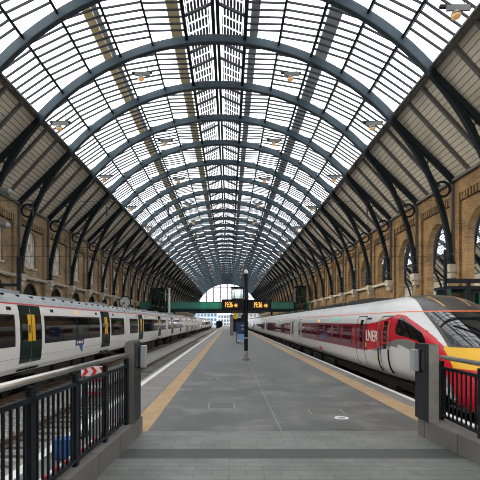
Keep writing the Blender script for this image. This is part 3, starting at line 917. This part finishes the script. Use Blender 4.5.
def red_car(first=False):
    t = thing('train_carriage', '', 'train carriage', (XC, 0, 0), 'carriages of the red and silver train')
    ya, L = (7.0, 22.1) if first else (0, 25.8)
    loft(RP, ya, L).build('body', M['silver'], t)
    for sg in (-1,):
        side_panel(hwR, sg, ya, L, 2.119, 2.151, .004, 1).build('orange_line', M['orange'], t)
        side_panel(hwR, sg, ya, L, .30, .312, .003, 1).build('body_seam', M['livery_grey'], t)
    r = MB(); r.tube([(0, 0, 0), (0, 0, .1)], .1, 8)
    pods = MB()
    for k in range(int((L - ya - 2) // 4)):
        pods.box(-.62, .62, ya + 1.5 + 4 * k, ya + 4.6 + 4 * k, 2.58, 2.78)
    pods.build('roof_units', M['nose_roof'], t)
    if first:
        band_windows(t, ya + .9, 19.9, 7)
        side_panel(hwR, -1, ya - .02, ya + .9, .88, 1.79, .003).build('window_band', M['maroon'], t)
        red_door(t, 20.2, 21.2)
    else:
        band_windows(t, 2.6, 23.2, 9); red_door(t, 1.0, 2.0); red_door(t, 23.8, 24.8)
    c = (ya + L) / 2
    side_panel(hwR, -1, c - .08, c + .08, 1.86, 1.97, .02, 1).build('door_lamp', M['orange_lamp'], t)
    side_panel(hwR, -1, c - 4.4, c - 3.1, 1.90, 2.04, .01, 1).build('destination_display', M['green_disp'], t)
    u = MB(); u.box(-1.05, 1.05, ya - (4.2 if first else -.3), L - .3, -.10, .14)
    for y in (ya + 5, ya + 8.0, ya + 11): u.box(-1.2, 1.2, y, y + 2.2, -.62, .12)
    u.build('underframe', M['under'], t)
    bogie(t, 4.6 if first else 3.6); bogie(t, L - 3.6)
    g = MB(); g.box(-.75, .75, L, L + .36, .25, 2.3); g.build('gangway', M['under'], t)
    return t
rc0 = red_car(True)
# nose was modelled in hall coordinates: shift so that y 9.0 is the carriage origin
lner = bpy.data.objects.new('tmp', None)
nose_parent = rc0
def build_nose():
    before = set(o.name for o in COL.objects)
    lner_nose(rc0)
    for o in COL.objects:
        if o.name not in before:
            for v in o.data.vertices: v.co.y -= 9.0
build_nose()
bpy.data.objects.remove(lner)
rc0.location.y = 9.0
rc0['label'] = 'red and silver driving carriage with black windscreen and yellow nose beside the railings'
# cab door, second door, handrails, lettering, crest (all on the driving carriage; y local = Y - 9)
def hw_at(Y, z):
    s = Y - 9; sc = section(s, 120)
    pts = sorted(((q, x) for x, q in sc)); return interp(pts, z)
def nose_panel(y0, y1, z0, z1, off, ny=3, nz=10, inn=-.01):
    m = MB()
    P = lambda i, k, o: (-(hw_at(9 + y0 + (y1 - y0) * i / ny, z0 + (z1 - z0) * k / nz) + o), y0 + (y1 - y0) * i / ny, z0 + (z1 - z0) * k / nz)
    for i in range(ny):
        for k in range(nz):
            m.quad(P(i, k, off), P(i + 1, k, off), P(i + 1, k + 1, off), P(i, k + 1, off))
    for i in range(ny):
        for k in (0, nz): m.quad(P(i, k, off), P(i + 1, k, off), P(i + 1, k, inn), P(i, k, inn))
    for k in range(nz):
        for i in (0, ny): m.quad(P(i, k, off), P(i, k + 1, off), P(i, k + 1, inn), P(i, k, inn))
    return m
def merge(ms):
    d = MB()
    for a in ms:
        i = len(d.v); d.v += a.v; d.f += [tuple(q + i for q in f) for f in a.f]; d.m += a.m
    return d
cd = merge([nose_panel(4.16, 4.19, .22, 2.04, .008, 1, 14), nose_panel(4.82, 4.85, .22, 2.04, .008, 1, 14), nose_panel(4.16, 4.85, 2.01, 2.04, .008, 4, 1)]).build('door', M['black'], rc0)
nose_panel(4.36, 4.62, 1.26, 1.88, .010).build('door_window', M['train_glass'], cd)
nose_panel(4.36, 4.62, 1.05, 1.20, .010, 1, 2).build('door_handle', M['post_dark'], cd)
for y in (4.10, 4.93):
    h = MB(); h.tube([(-(hw_at(9 + y, z) + .05), y, z) for z in [.35 + .7 * k / 6 for k in range(7)]], .022, 8); h.build('handrail', M['black'], rc0)
    h = MB(); h.tube([(-(hw_at(9 + y, z) + .05), y, z) for z in [1.05 + .85 * k / 6 for k in range(7)]], .022, 8); h.build('handrail', M['chrome'], rc0)
nose_panel(4.98, 5.08, 1.93, 2.03, .01, 1, 1).build('warning_plate', M['yellow'], rc0)
nose_panel(5.12, 5.19, .62, .80, .01, 1, 1).build('warning_plate', M['yellow'], rc0)
d2 = merge([nose_panel(6.42, 6.45, .22, 2.06, .008, 1, 14), nose_panel(7.42, 7.45, .22, 2.06, .008, 1, 14), nose_panel(6.42, 7.45, 2.03, 2.06, .008, 2, 1)]).build('door', M['black'], rc0)
nose_panel(6.72, 7.02, .95, 1.92, .010).build('door_window', M['train_glass'], d2)
nose_panel(6.24, 6.33, 1.02, 1.16, .012, 1, 1).build('door_button', M['yellow'], d2)
nose_panel(5.9, 6.35, 1.93, 2.0, .008, 1, 1).build('vent_grille', M['under'], rc0)
nose_panel(3.9, 4.0, 1.93, 2.0, .008, 1, 1)
def text_mesh(body, size, name, m, parent, loc, rot, ext=.006, sx=1, bold=0.0):
    cu = bpy.data.curves.new(name, 'FONT'); cu.body = body; cu.size = size; cu.extrude = ext; cu.offset = bold
    cu.align_x = 'LEFT'; cu.align_y = 'BOTTOM_BASELINE'; cu.space_character = .95
    tmp = bpy.data.objects.new('tmp', cu); COL.objects.link(tmp)
    bpy.context.view_layer.update()
    me = bpy.data.meshes.new_from_object(tmp.evaluated_get(bpy.context.evaluated_depsgraph_get()))
    bpy.data.objects.remove(tmp); bpy.data.curves.remove(cu)
    me.materials.clear(); me.materials.append(m)
    o = bpy.data.objects.new(name, me); COL.objects.link(o); o.parent = parent
    o.location = loc; o.rotation_euler = rot; o.scale = (sx, 1, 1); return o
text_mesh('LNER', .50, 'lettering', M['white_sign'], rc0, (-HWR - .004, 6.30, 1.23), (pi / 2, 0, -pi / 2), .006, 1.08, 0.0)
# small red crest low on the side
cr = MB(); cr.prism([(13.9, .46), (14.12, .46), (14.2, .54), (14.12, .66), (14.0, .60), (13.92, .65), (13.86, .56)], 'X', -1.455, -1.38); cr.build('crest', M['redline'], rc0)
# wipers on the windscreen
def top_at(x, Y):
    s = Y - 9; return smooth_interp(ZT, s) if abs(x) < .05 else interp(sorted((px, pz) for px, pz in section(s, 160) if pz > (smooth_interp(ZB, s) + .47 * (smooth_interp(ZT, s) - smooth_interp(ZB, s)))), abs(x))
for (xa, ya, xb, yb) in ((-.10, 10.35, -.58, 11.05), (.12, 10.35, -.34, 11.0)):
    w = MB(); pts = []
    for k in range(9):
        x = xa + (xb - xa) * k / 8; Y = ya + (yb - ya) * k / 8; pts.append((x, Y - 9, top_at(x, Y) + .02))
    w.tube(pts, .014, 6); w.build('wiper', M['black'], rc0)

rc = red_car(False)
kids = {}
for x in COL.objects:
    if x.parent: kids.setdefault(x.parent.name, []).append(x)
for k in range(6):
    c = rc if k == 0 else copy_tree(rc, None, kids)
    c.location.y = 31.5 + 26.2 * k
    c['label'] = f'silver train carriage with dark red window band, {nth(k + 1)} behind the red driving carriage'

# --- dark train far off on the empty track
t = thing('train_carriage', 'small dark train standing far along the empty track beyond the footbridge', 'train carriage', (-4.25, 196, 0))
b = MB(); b.prism([(-1.35, -.7), (1.35, -.7), (1.38, 1.6), (1.1, 2.3), (-1.1, 2.3), (-1.38, 1.6)], 'Y', 0, 20); b.build('body', M['tunnel'], t)
b = MB(); b.box(-1.0, 1.0, -.03, 0, .9, 1.7); b.build('windscreen', M['train_glass'], t)
bogie(t, 3); bogie(t, 17)

# ------------------------------------------------------------------ railings and gate posts
def railing(name, P, D, nb, step, rail_z, base_z, lab, per=8):
    """P: end by the gate post; D: unit direction along the platform (towards the camera)"""
    t = thing(name, lab, 'railing', (P[0], P[1], base_z))
    D = Vector((D[0], D[1], 0)).normalized()
    at = lambda s, z: (D.x * s, D.y * s, z - base_z)
    L = nb * step
    m = MB(); m.tube([at(0, rail_z), at(L * .5, rail_z), at(L, rail_z)], .034, 14); m.build('handrail', M['chrome'], t, smooth=True)
    m = MB(); m.bar(at(0, rail_z - .17), at(L, rail_z - .17), .05, .045); m.build('top_rail', M['black_rail'], t)
    m = MB(); m.bar(at(0, base_z + .07), at(L, base_z + .07), .045, .04); m.build('bottom_rail', M['black_rail'], t)
    for k in range(nb + 1):
        m = MB(); m.bar(at(k * step - .045, (base_z + rail_z) / 2 - .03), at(k * step + .045, (base_z + rail_z) / 2 - .03), .05, rail_z - base_z - .06)
        m.build('post', M['black_rail'], t)
    for k in range(nb):
        for j in range(1, per + 1):
            s = k * step + step * j / (per + 1)
            m = MB(); m.bar(at(s, base_z + .07), at(s, rail_z - .17), .022, .022); m.build('baluster', M['black_rail'], t)
    return t
DL = Vector((-.05, -1, 0)).normalized()
def plinth(name, pts, z, lab):
    m = MB(); m.prism(pts, 'Z', 0, z); m.prism([(x, y) for x, y in pts], 'Z', z, z + .001)
    o = m.build(name, M['plinth']); tag(o, lab, 'kerb wall'); return o
xin = lambda Y: -1.83 + .05 * Y
plinth('kerb_wall', [(xin(1.0), 1.0), (xin(7.56), 7.56), (xin(7.56) - .30, 7.56), (xin(1.0) - .30, 1.0)], .27, 'low granite kerb wall under the railing nearest the white and green train')
xr = lambda Y: 3.13 + .075 * (7.2 - Y)
plinth('kerb_wall', [(xr(7.42), 7.42), (xr(3.6), 3.6), (xr(3.6) + .42, 3.6), (xr(7.42) + .42, 7.42)], .28, 'low granite kerb wall under the railing in front of the red train nose')
railing('railing', (-1.9 + .05 * 6.98 - .03, 6.93), (-.05, -1), 5, 1.0, 1.345, .271, 'black railing with steel handrail in front of the white and green train')
railing('railing', (3.43, 7.27), (-.035, -1), 3, 1.22, 1.285, .281, 'black railing with steel handrail in front of the red train nose')

def gate_post(lab, x0, x1, y0, y1, z0, z1, inner, rounded):
    cx, cy = (x0 + x1) / 2, (y0 + y1) / 2
    t = thing('gate_post', lab, 'gate post', (cx, cy, z0)); hx, hy, H = (x1 - x0) / 2, (y1 - y0) / 2, z1 - z0
    m = MB()
    if rounded:
        pr = [(-hx, 0), (hx, 0)] + [(hx * math.cos(pi * k / 10), H - hx + hx * math.sin(pi * k / 10)) for k in range(11)]
        m.prism(pr, 'Y', -hy + .012, hy)
    else: m.box(-hx, hx, -hy + .012, hy, 0, H)
    m.build('post_body', M['post_dark'], t)
    m = MB()
    if rounded: m.prism([(x * .98, z) for x, z in pr], 'Y', -hy, -hy + .012)
    else: m.box(-hx, hx, -hy, -hy + .012, 0.0, H)
    m.build('front_plate', M['plate_dark'] if rounded else M['steel_plate'], t)
    s = inner
    m = MB(); m.box(*sorted((s * hx, s * (hx + .015))), -.10, .16, H - .42, H - .12); m.build('reader_plate', M['chrome'], t)
    m = MB(); m.prism([(-.02, H - .46), (.20, H - .46), (.20, H - .10), (-.02, H - .10)], 'X', *sorted((s * (hx + .015), s * (hx + .045))))
    m.build('reader_back', M['post_dark'], t)
    m = MB(); m.prism([(-.0, H - .44), (.18, H - .46), (.19, H - .12), (.16, H - .09), (.02, H - .10)], 'X', *sorted((s * (hx + .045), s * (hx + .12))))
    m.build('ticket_reader', M['reader'], t)
M['plate_dark'] = noisy('dull dark steel plate', (.17, .16, .15), (.22, .21, .20), 6, .4, .2)
M['reader'] = mat('pale grey reader', (.38, .40, .42), .35)
gate_post('steel gate post with rounded top and pale reader by the white train', -1.62, -1.47, 6.98, 7.50, .271, 1.56, 1, True)
gate_post('square dark gate post with steel front and grey reader in front of the red train', 3.10, 3.25, 6.97, 7.5, .281, 1.50, -1, False)

# red-and-white barrier and blue box behind the railing
t = thing('barrier', 'red and white striped barrier behind the railing by the white train', 'barrier', (-2.2, 7.3, 0))
b = MB(); b.box(-.20, .20, 0, .03, .97, 1.13); bo = b.build('barrier_board', M['white_sign'], t)
for x in (-.16, -.02, .12):
    m = MB(); m.prism([(x - .03, .98), (x + .03, .98), (x + .08, 1.05), (x + .03, 1.12), (x - .03, 1.12), (x + .02, 1.05)], 'Y', -.004, .0); m.build('chevron', M['redplain'], bo)
for x in (-.15, .15):
    b = MB(); b.box(x - .02, x + .02, .0, .03, .0, .97); b.build('barrier_leg', M['black'], t)
    b = MB(); b.box(x - .05, x + .05, -.2, .23, 0, .04); b.build('barrier_foot', M['black'], t)
for z in (.70, .80, .90):
    b = MB(); b.box(-.13, .13, .005, .025, z - .02, z + .02); b.build('barrier_rung', M['redplain'] if z != .80 else M['white_sign'], t)
o = MB(); o.box(-.13, .13, -.1, .1, 0.03, .27); o.box(-.14, .14, -.11, .11, .24, .28)
for a in (-.1, .1): o.box(a - .02, a + .02, -.08, .08, 0, .03)
bx = o.build('storage_box', M['blue'], loc=None); bx.location = (-2.22, 6.1, 0); tag(bx, 'blue plastic box on the platform behind the railing by the white train', 'box')
t = thing('barrier_chain', 'row of red and white plastic links low behind the railing by the white train', 'barrier chain', (-1.9, 3.6, .27))
k = 0; y = 3.6
while y < 6.6:
    m = MB(); x = -1.995 + .05 * y; m.tube([(x + 1.9, y - 3.6, .08), (x + 1.9 + .006, y - 3.6 + .11, .08)], .022, 8)
    m.build('chain_link', M['redplain'] if k % 2 == 0 else M['white_sign'], t); y += .115; k += 1

# ------------------------------------------------------------------ platform pole with the two clock displays
PX, PY = .83, 21.9
t = thing('display_pole', 'black steel pole carrying the amber clock displays in the middle of the platform', 'pole', (PX, PY, 0))
m = MB(); m.tube([(0, 0, .45), (0, 0, 4.20)], .095, 16); m.build('pole', M['black_rail'], t, smooth=False)
m = MB(); m.tube([(0, 0, 0), (0, 0, .45)], .105, 16); m.build('pole_sleeve', M['steel_plate'], t)
m = MB(); m.tube([(0, 0, 0), (0, 0, .03)], .19, 20); m.build('base_plate', M['post_dark'], t)
m = MB(); m.tube([(0, 0, 4.2), (0, 0, 4.26), (0, 0, 4.34), (0, 0, 4.40)], [.08, .11, .09, .03], 14); m.build('camera_dome', M['white_sign'], t)
m = MB(); m.tube([(-.0, 0, 1.05), (0, 0, 1.11)], .10, 16); m.build('pole_band', M['steel_plate'], t)
def display(x0, x1, z0, z1, tx0, tx1, lab):
    c = (x0 + x1) / 2
    t = thing('clock_display', lab, 'clock display', (c, PY, z0)); h = (x1 - x0) / 2; H = z1 - z0
    m = MB(); m.box(-h, h, -.14, .14, 0, H); m.build('housing', M['black'], t)
    m = MB(); m.box(tx0 - c - .05, tx1 - c + .05, -.15, -.14, .10, H - .07); s = m.build('screen', M['tunnel'], t)
    w = tx1 - tx0
    text_mesh('19:36', .36, 'digits', M['amber'], s, (tx0 - c, -.155, H * .30), (pi / 2, 0, 0), .003, w * .66 / .86, .004)
    text_mesh('44', .25, 'seconds', M['amber'], s, (tx0 - c + w * .68, -.155, H * .30), (pi / 2, 0, 0), .003, w * .28 / .28, .004)
    m = MB(); m.box(*sorted((h if c < PX else -h, (PX - c) + (.095 if c > PX else -.095) - (0))), -.05, .05, H * .3, H * .7) if False else m.box(-.01, .01, -.05, .05, H, H + .04)
    m.build('mounting_lug', M['black'], t)
display(-.36, .735, 2.40, 2.95, -.21, .46, 'black clock display with amber digits, on the white train side of the pole')
display(.925, 2.05, 2.40, 2.93, 1.17, 1.92, 'black clock display with amber digits, on the red train side of the pole')

# things behind the pole
t = thing('information_stand', 'navy and pale blue poster stand on the platform just behind the pole', 'poster stand', (1.08, 39.6, 0))
for x in (-.42, .42):
    m = MB(); m.box(x - .035, x + .035, -.04, .04, 0, 1.85); m.build('stand_leg', M['green_steel'], t)
m = MB(); m.box(-.36, .36, -.03, .03, .75, 1.8); m.build('poster_panel', M['navy'], t)
for z in (1.2, 1.5):
    m = MB(); m.box(.0, .30, -.04, -.03, z, z + .06); m.build('poster_text', M['white_sign'], t)
m = MB(); m.box(-.40, .40, -.05, .05, 1.8, 1.88); m.build('stand_top', M['post_dark'], t)
t = thing('luggage_trolley', 'grey luggage trolley with pale blue sign in front of the poster stand', 'trolley', (1.12, 38.6, 0))
m = MB(); m.box(-.36, .36, -.3, .5, .18, .24); m.build('trolley_deck', M['reader'], t)
m = MB(); m.box(-.32, .32, -.02, .02, .34, .82); m.build('trolley_panel', M['blue_pale'], t)
for x in (-.34, .34):
    m = MB(); m.tube([(x, 0, .2), (x, -.05, .95)], .025, 8); m.build('trolley_frame', M['chrome'], t)
    for y in (-.22, .42):
        m = MB(); m.tube([(x - .03, y, .09), (x + .03, y, .09)], .09, 12); m.build('wheel', M['black'], t)
m = MB(); m.tube([(-.34, -.05, .95), (.34, -.05, .95)], .025, 8); m.build('trolley_handle', M['black'], t)
for i, (x, lab) in enumerate(((.36, 'grey equipment column on the platform before the lift tower, the one with a yellow sign'), (1.9, 'plain dark equipment column on the platform before the lift tower'))):
    t = thing('equipment_column', lab, 'column cabinet', (x, 62, 0))
    m = MB(); m.box(-.22, .22, -.25, .25, 0, 2.7); m.build('column_body', M['loudspeaker'] if i == 0 else M['post_dark'], t)
    m = MB(); m.box(-.27, .27, -.3, .3, 2.7, 2.8); m.build('column_cap', M['dark_steel'], t)
    if i == 0:
        m = MB(); m.box(.30, .75, -.04, .0, 2.25, 3.1); m.box(.18, .32, -.03, .0, 2.6, 2.7); m.build('yellow_sign', M['yellow'], t)

# ------------------------------------------------------------------ footbridge with lifts
YBR = 88
t = thing('footbridge', 'green glass footbridge crossing the whole hall above the trains', 'footbridge', (CX, YBR, 0))
m = MB(); m.box(-16.6, 16.6, 0, 3.0, 3.85, 4.45); m.build('deck', M['dark_steel'], t)
for y in (0, 2.95):
    g = MB(); g.box(-16.6, 16.6, y, y + .04, 4.45, 5.75); bl = g.build('glass_balustrade', M['green_glass'], t)
    f = MB()
    for k in range(18): x = -16.6 + 33.2 * k / 17; f.box(x - .04, x + .04, y - .03, y + .07, 4.45, 5.8)
    f.build('balustrade_frame', M['green_steel'], bl)
    r = MB(); r.box(-16.6, 16.6, y - .03, y + .07, 5.75, 5.85); r.build('handrail', M['green_steel'], bl)
for x in (-9.9, 9.4):
    m = MB(); m.box(x - .2, x + .2, 1.2, 1.7, 0, 3.85); m.build('bridge_pier', M['dark_steel'], t)
def lift(x0, x1, top, lab, white):
    c = (x0 + x1) / 2; h = (x1 - x0) / 2
    t = thing('lift_tower', lab, 'lift tower', (c, YBR - 2.6, 0))
    g = MB(); g.box(-h + .08, h - .08, .08, 2.4, 2.6, top - .2); g.build('glass_shaft', M['lift_glass'] if not white else M['pale_glass'], t)
    for x in (-h, h - .2):
        for y in (0, 2.3):
            m = MB(); m.box(x, x + .2, y, y + .2, 0, top); m.build('shaft_post', M['dark_steel'], t)
    f = MB()
    for z in (2.5, 4.4, 6.2, top - .15):
        f.box(-h, h, -.01, .2, z - .1, z + .15); f.box(-h, h, 2.3, 2.5, z - .1, z + .15)
    f.build('shaft_ring_beams', M['dark_steel'], t)
    m = MB(); m.box(-h - .1, h + .1, -.1, 2.6, top, top + .15); m.build('shaft_roof', M['dark_steel'], t)
    m = MB(); m.box(-h + .2, h - .2, .3, 2.2, 0.02, 2.4); m.build('lift_base', M['post_dark'], t)
    for k in range(2):
        m = MB(); m.box(-h + .5 + k * .9, -h + 1.2 + k * .9, .9, 1.4, 4.5, 6.0); m.build('lift_car', M['white_sign'] if white else M['green_steel'], t)
M['lift_glass'] = glass('dark green lift glass', (.25, .50, .42), .16)
M['pale_glass'] = glass('pale lift glass', (.75, .85, .80), .2)
lift(-14.9, -12.1, 8.2, 'dark framed lift tower of the footbridge behind the white and green train', False)
lift(.45, 2.85, 8.4, 'pale glazed lift tower of the footbridge rising from the middle platform', True)
lift(12.6, 14.7, 8.6, 'dark framed lift tower of the footbridge behind the red train', False)
t = thing('white_column', 'slim white post beside the lift tower behind the white train', 'post', (-11.55, YBR - 1.2, 0))
m = MB(); m.tube([(0, 0, 0), (0, 0, 8.3)], .22, 12); m.build('column_shaft', M['white_sign'], t)
m = MB(); m.box(-.3, .3, -.3, .3, 8.3, 8.4); m.build('column_cap', M['white_sign'], t)

# ------------------------------------------------------------------ station clock
YC = 62.0; xc = (125 - 229) / 450 * YC; zc = 1.85 + 20 / 450 * YC; rc_ = 6.0 / 450 * YC
t = thing('station_clock', 'large round white station clock on a dark post above the white train', 'clock', (xc, YC, 0))
m = MB(); m.tube([(0, -.14, zc), (0, .14, zc)], rc_, 32); m.build('clock_case', M['black'], t)
m = MB(); m.tube([(0, -.16, zc), (0, -.14, zc)], rc_ * .86, 32); f = m.build('clock_face', M['clock_face'], t)
for k in range(12):
    a = 2 * pi * k / 12; m = MB(); c, s = math.sin(a), math.cos(a)
    m.bar((c * rc_ * .64, -.17, zc + s * rc_ * .64), (c * rc_ * .8, -.17, zc + s * rc_ * .8), .07, .03, (0, 1, 0)); m.build('hour_mark', M['black'], f)
for a, l in ((math.radians(228), .48), (math.radians(216), .72)):
    m = MB(); m.bar((0, -.18, zc), (math.sin(a) * rc_ * l, -.18, zc + math.cos(a) * rc_ * l), .08, .03, (0, 1, 0)); m.build('clock_hand', M['black'], f)
m = MB(); m.tube([(0, 0, 0), (0, 0, zc - rc_ + .02)], .10, 10); m.build('clock_post', M['dark_steel'], t)

# ------------------------------------------------------------------ floodlights under the glass
def floodlight():
    t = thing('floodlight', '', 'floodlight', (0, 0, 0), 'floodlights under the roof glass')
    m = MB(); m.bar((-.75, 0, .28), (.75, 0, .28), .16, .14); m.build('light_bracket', M['dark_steel'], t)
    m = MB(); m.bar((-.5, -.16, .10), (.6, -.16, .12), .10, .26); m.build('light_gear_box', M['loudspeaker'], t)
    m = MB(); m.tube([(-.05, -.1, .05), (-.05, -.12, -.12), (-.05, -.15, -.24)], [.10, .2, .24], 14); m.build('light_hood', M['loudspeaker'], t)
    m = MB(); m.tube([(-.05, -.15, -.24), (-.05, -.16, -.32), (-.05, -.165, -.38)], [.22, .2, .06], 14); m.build('lamp', M['lamp_warm'], t)
    m = MB(); m.tube([(.4, 0, .3), (.4, 0, .75)], .03, 6); m.build('light_hanger', M['dark_steel'], t)
    return t
fl = floodlight(); kids = {}
for x in COL.objects:
    if x.parent: kids.setdefault(x.parent.name, []).append(x)
n = 0
for k in range(-1, 13):
    y = Y0 + 1.6 + 12.2 * k
    for row, (dx, z) in enumerate(((-11.55, 16.35), (-5.5, 20.0), (5.5, 20.0), (11.55, 16.35))):
        if k < 0 and row < 3: continue
        f = fl if n == 0 else copy_tree(fl, None, kids); n += 1
        f.location = (CX + dx, y, z)
        if k < 0:
            f['label'] = 'floodlight with a glowing lamp in the upper corner, closest one above the red train'; continue
        side = 'white train' if dx < 0 else 'red train'
        where = 'at the glass edge' if abs(dx) > 8 else 'nearer the ridge'
        f['label'] = f'roof floodlight on the {side} side, row {where}, {nth(k + 1)} from the front'

# wall-mounted grey cylinders at the near end of the wall
for i, (z, y, lab) in enumerate(((11.0, 31.5, 'grey cylinder fitting sticking out of the brown brick wall, the upper one'), (8.55, 31.2, 'grey cylinder fitting sticking out of the brown brick wall, the lower one'))):
    t = thing('wall_fitting', lab, 'wall fitting', (XL, y, z))
    m = MB(); m.tube([(0, 0, .25), (1.6, 0, .12), (2.35, 0, 0)], [.22, .22, .20], 16); m.build('cylinder', M['loudspeaker'], t, smooth=False)
    m = MB(); m.tube([(2.35, 0, 0), (2.55, 0, -.03)], [.23, .10], 16); m.build('cylinder_cap', M['reader'], t)
    m = MB(); m.box(0, .06, -.3, .3, 0, .5); m.build('mounting_plate', M['post_dark'], t)

# ------------------------------------------------------------------ overhead line equipment
t = thing('overhead_mast', 'black overhead line mast with a side arm standing behind the white train', 'mast', (-11.2, 24.0, 0))
m = MB(); m.box(-.09, .09, -.09, .09, 0, 5.3); m.build('mast_post', M['black_rail'], t)
m = MB(); m.box(-1.5, .0, -.06, .06, 3.75, 3.9); m.box(-1.5, -1.3, -.1, .1, 3.6, 4.2); m.build('mast_arm', M['black_rail'], t)
t = thing('overhead_mast', 'black overhead line mast with a side arm standing behind the red train', 'mast', (10.0, 20.8, 0))
m = MB(); m.box(-.06, .06, -.06, .06, 0, 5.2); m.build('mast_post', M['black_rail'], t)
m = MB(); m.box(.0, 3.4, -.06, .06, 3.65, 3.85); m.box(1.0, 1.14, -.06, .06, 0, 3.7); m.box(3.2, 3.4, -.06, .06, 0, 3.7); m.build('mast_arm', M['black_rail'], t)
for nm, x, z in (('white train track', -8.55, 3.72), ('empty track', -4.25, 3.72), ('red train track', 6.1, 3.72)):
    m = MB(); m.tube([(x, 12, z), (x, 120, z), (x, 226, z)], .010, 5)
    tag(m.build('contact_wire', M['wire']), f'thin overhead contact wire above the {nm}', 'wire')
for i, k in enumerate((0, 4, 8)):
    y = Y0 + PITCH * k
    t = thing('cross_wire', f'thin cross wires slung between the brick walls, {nth(i + 1)} set from the railings', 'wire', (CX, y, 0))
    for z, sag in ((10.4, .15), (7.3, .35), (6.4, -.1)):
        m = MB(); m.tube([((HALF - .22) * 2 * (j / 20 - .5), -.2, z - sag * (1 - (j / 10 - 1) ** 2)) for j in range(21)], .014, 5); m.build('wire', M['wire'], t)
    for x in (-8.55 - CX, -4.25 - CX, 6.1 - CX, -12.8, 10.6):
        m = MB(); m.tube([(x, -.2, 10.3), (x, -.2, 6.4)], .012, 5); m.build('dropper', M['wire'], t)
        m = MB(); m.tube([(x, -.2, 9.3), (x, -.2, 9.9)], .06, 8); m.build('insulator', M['wire'], t)

t = thing('glazed_kiosk', 'green framed glazed kiosk behind the nose of the red train', 'kiosk', (12.2, 22.4, 0))
for x in (-1.2, -.35, .5, 1.2):
    m = MB(); m.box(x - .07, x + .07, 0, .14, 0, 3.5); m.build('kiosk_post', M['green_steel'], t)
m = MB(); m.box(-1.15, 1.15, .04, .08, .5, 3.3); m.build('kiosk_glass', M['lift_glass'], t)
m = MB(); m.box(-1.27, 1.27, 0, 1.6, 3.5, 3.65); m.build('kiosk_roof', M['dark_steel'], t)
m = MB(); m.box(-1.2, 1.2, .02, .12, 0, .5); m.box(-1.2, 1.2, 1.45, 1.55, 0, 3.5); m.build('kiosk_panel', M['green_steel'], t)

# ------------------------------------------------------------------ town beyond the end of the hall
M['tower_a'] = mat('pale blue cladding', (.42, .52, .62), .5)
M['tower_b'] = mat('pale grey cladding', (.55, .56, .57), .6)
M['tower_c'] = mat('buff brick block', (.42, .36, .30), .8)
M['tower_win'] = mat('office glass', (.10, .16, .24), .15)
def block(lab, x0, x1, y, d, h, m_, nx, nz):
    t = thing('office_building', lab, 'building', ((x0 + x1) / 2, y, -1.1)); hx = (x1 - x0) / 2
    b = MB(); b.box(-hx, hx, 0, d, 0, h); b.build('wall', m_, t)
    b = MB(); b.box(-hx - .3, hx + .3, -.3, d + .3, h, h + .5); b.build('roof', M['loudspeaker'], t)
    for i in range(nx):
        for j in range(nz):
            w = 2 * hx / nx; x = -hx + w * (i + .5); z = h * (j + .5) / nz
            g = MB(); g.box(x - w * .32, x + w * .32, -.12, .02, z - h / nz * .3, z + h / nz * .3); g.build('window', M['tower_win'], t)
block('pale blue office block beyond the end of the white train', -26, -8, 300, 14, 9, M['tower_a'], 8, 3)
block('low pale grey building framed by the far end of the empty track', -8, 2, 330, 12, 8, M['tower_b'], 5, 3)
block('buff building beyond the far end of the red train', 3, 22, 310, 14, 9.0, M['tower_c'], 7, 3)

# ------------------------------------------------------------------ light
w = bpy.data.worlds.new('overcast sky'); S.world = w; w.use_nodes = True
nt = w.node_tree; bg = nt.nodes['Background']
tc = nt.nodes.new('ShaderNodeTexCoord'); sx = nt.nodes.new('ShaderNodeSeparateXYZ'); rp = nt.nodes.new('ShaderNodeValToRGB')
nt.links.new(tc.outputs['Generated'], sx.inputs[0]); nt.links.new(sx.outputs[2], rp.inputs[0]); nt.links.new(rp.outputs[0], bg.inputs[0])
rp.color_ramp.elements[0].color = (.80, .84, .90, 1); rp.color_ramp.elements[1].color = (1, 1, 1, 1); rp.color_ramp.elements[1].position = .5
bg.inputs[1].default_value = 1.5
sun = bpy.data.lights.new('sun', 'SUN'); sun.energy = 2.2; sun.angle = math.radians(25); sun.color = (1.0, .90, .74)
so = bpy.data.objects.new('sun', sun); COL.objects.link(so)
so.rotation_euler = Vector((.88, .10, -.46)).to_track_quat('-Z', 'Y').to_euler()

# ------------------------------------------------------------------ camera
cam = bpy.data.cameras.new('camera'); co = bpy.data.objects.new('camera', cam); COL.objects.link(co)
cam.sensor_width = 36; cam.lens = 33.75; cam.shift_x = 11 / 480; cam.shift_y = 82 / 480
co.location = (0, 0, 1.85); co.rotation_euler = (pi / 2, 0, 0); cam.clip_end = 2000
S.camera = co
S.view_settings.view_transform = 'Standard'; S.view_settings.look = 'None'
S.view_settings.exposure = 1.05; S.view_settings.gamma = 1
S.cycles.use_denoising = True; S.cycles.filter_width = 1.0
S.cycles.max_bounces = 10; S.cycles.transparent_max_bounces = 16; S.cycles.diffuse_bounces = 5
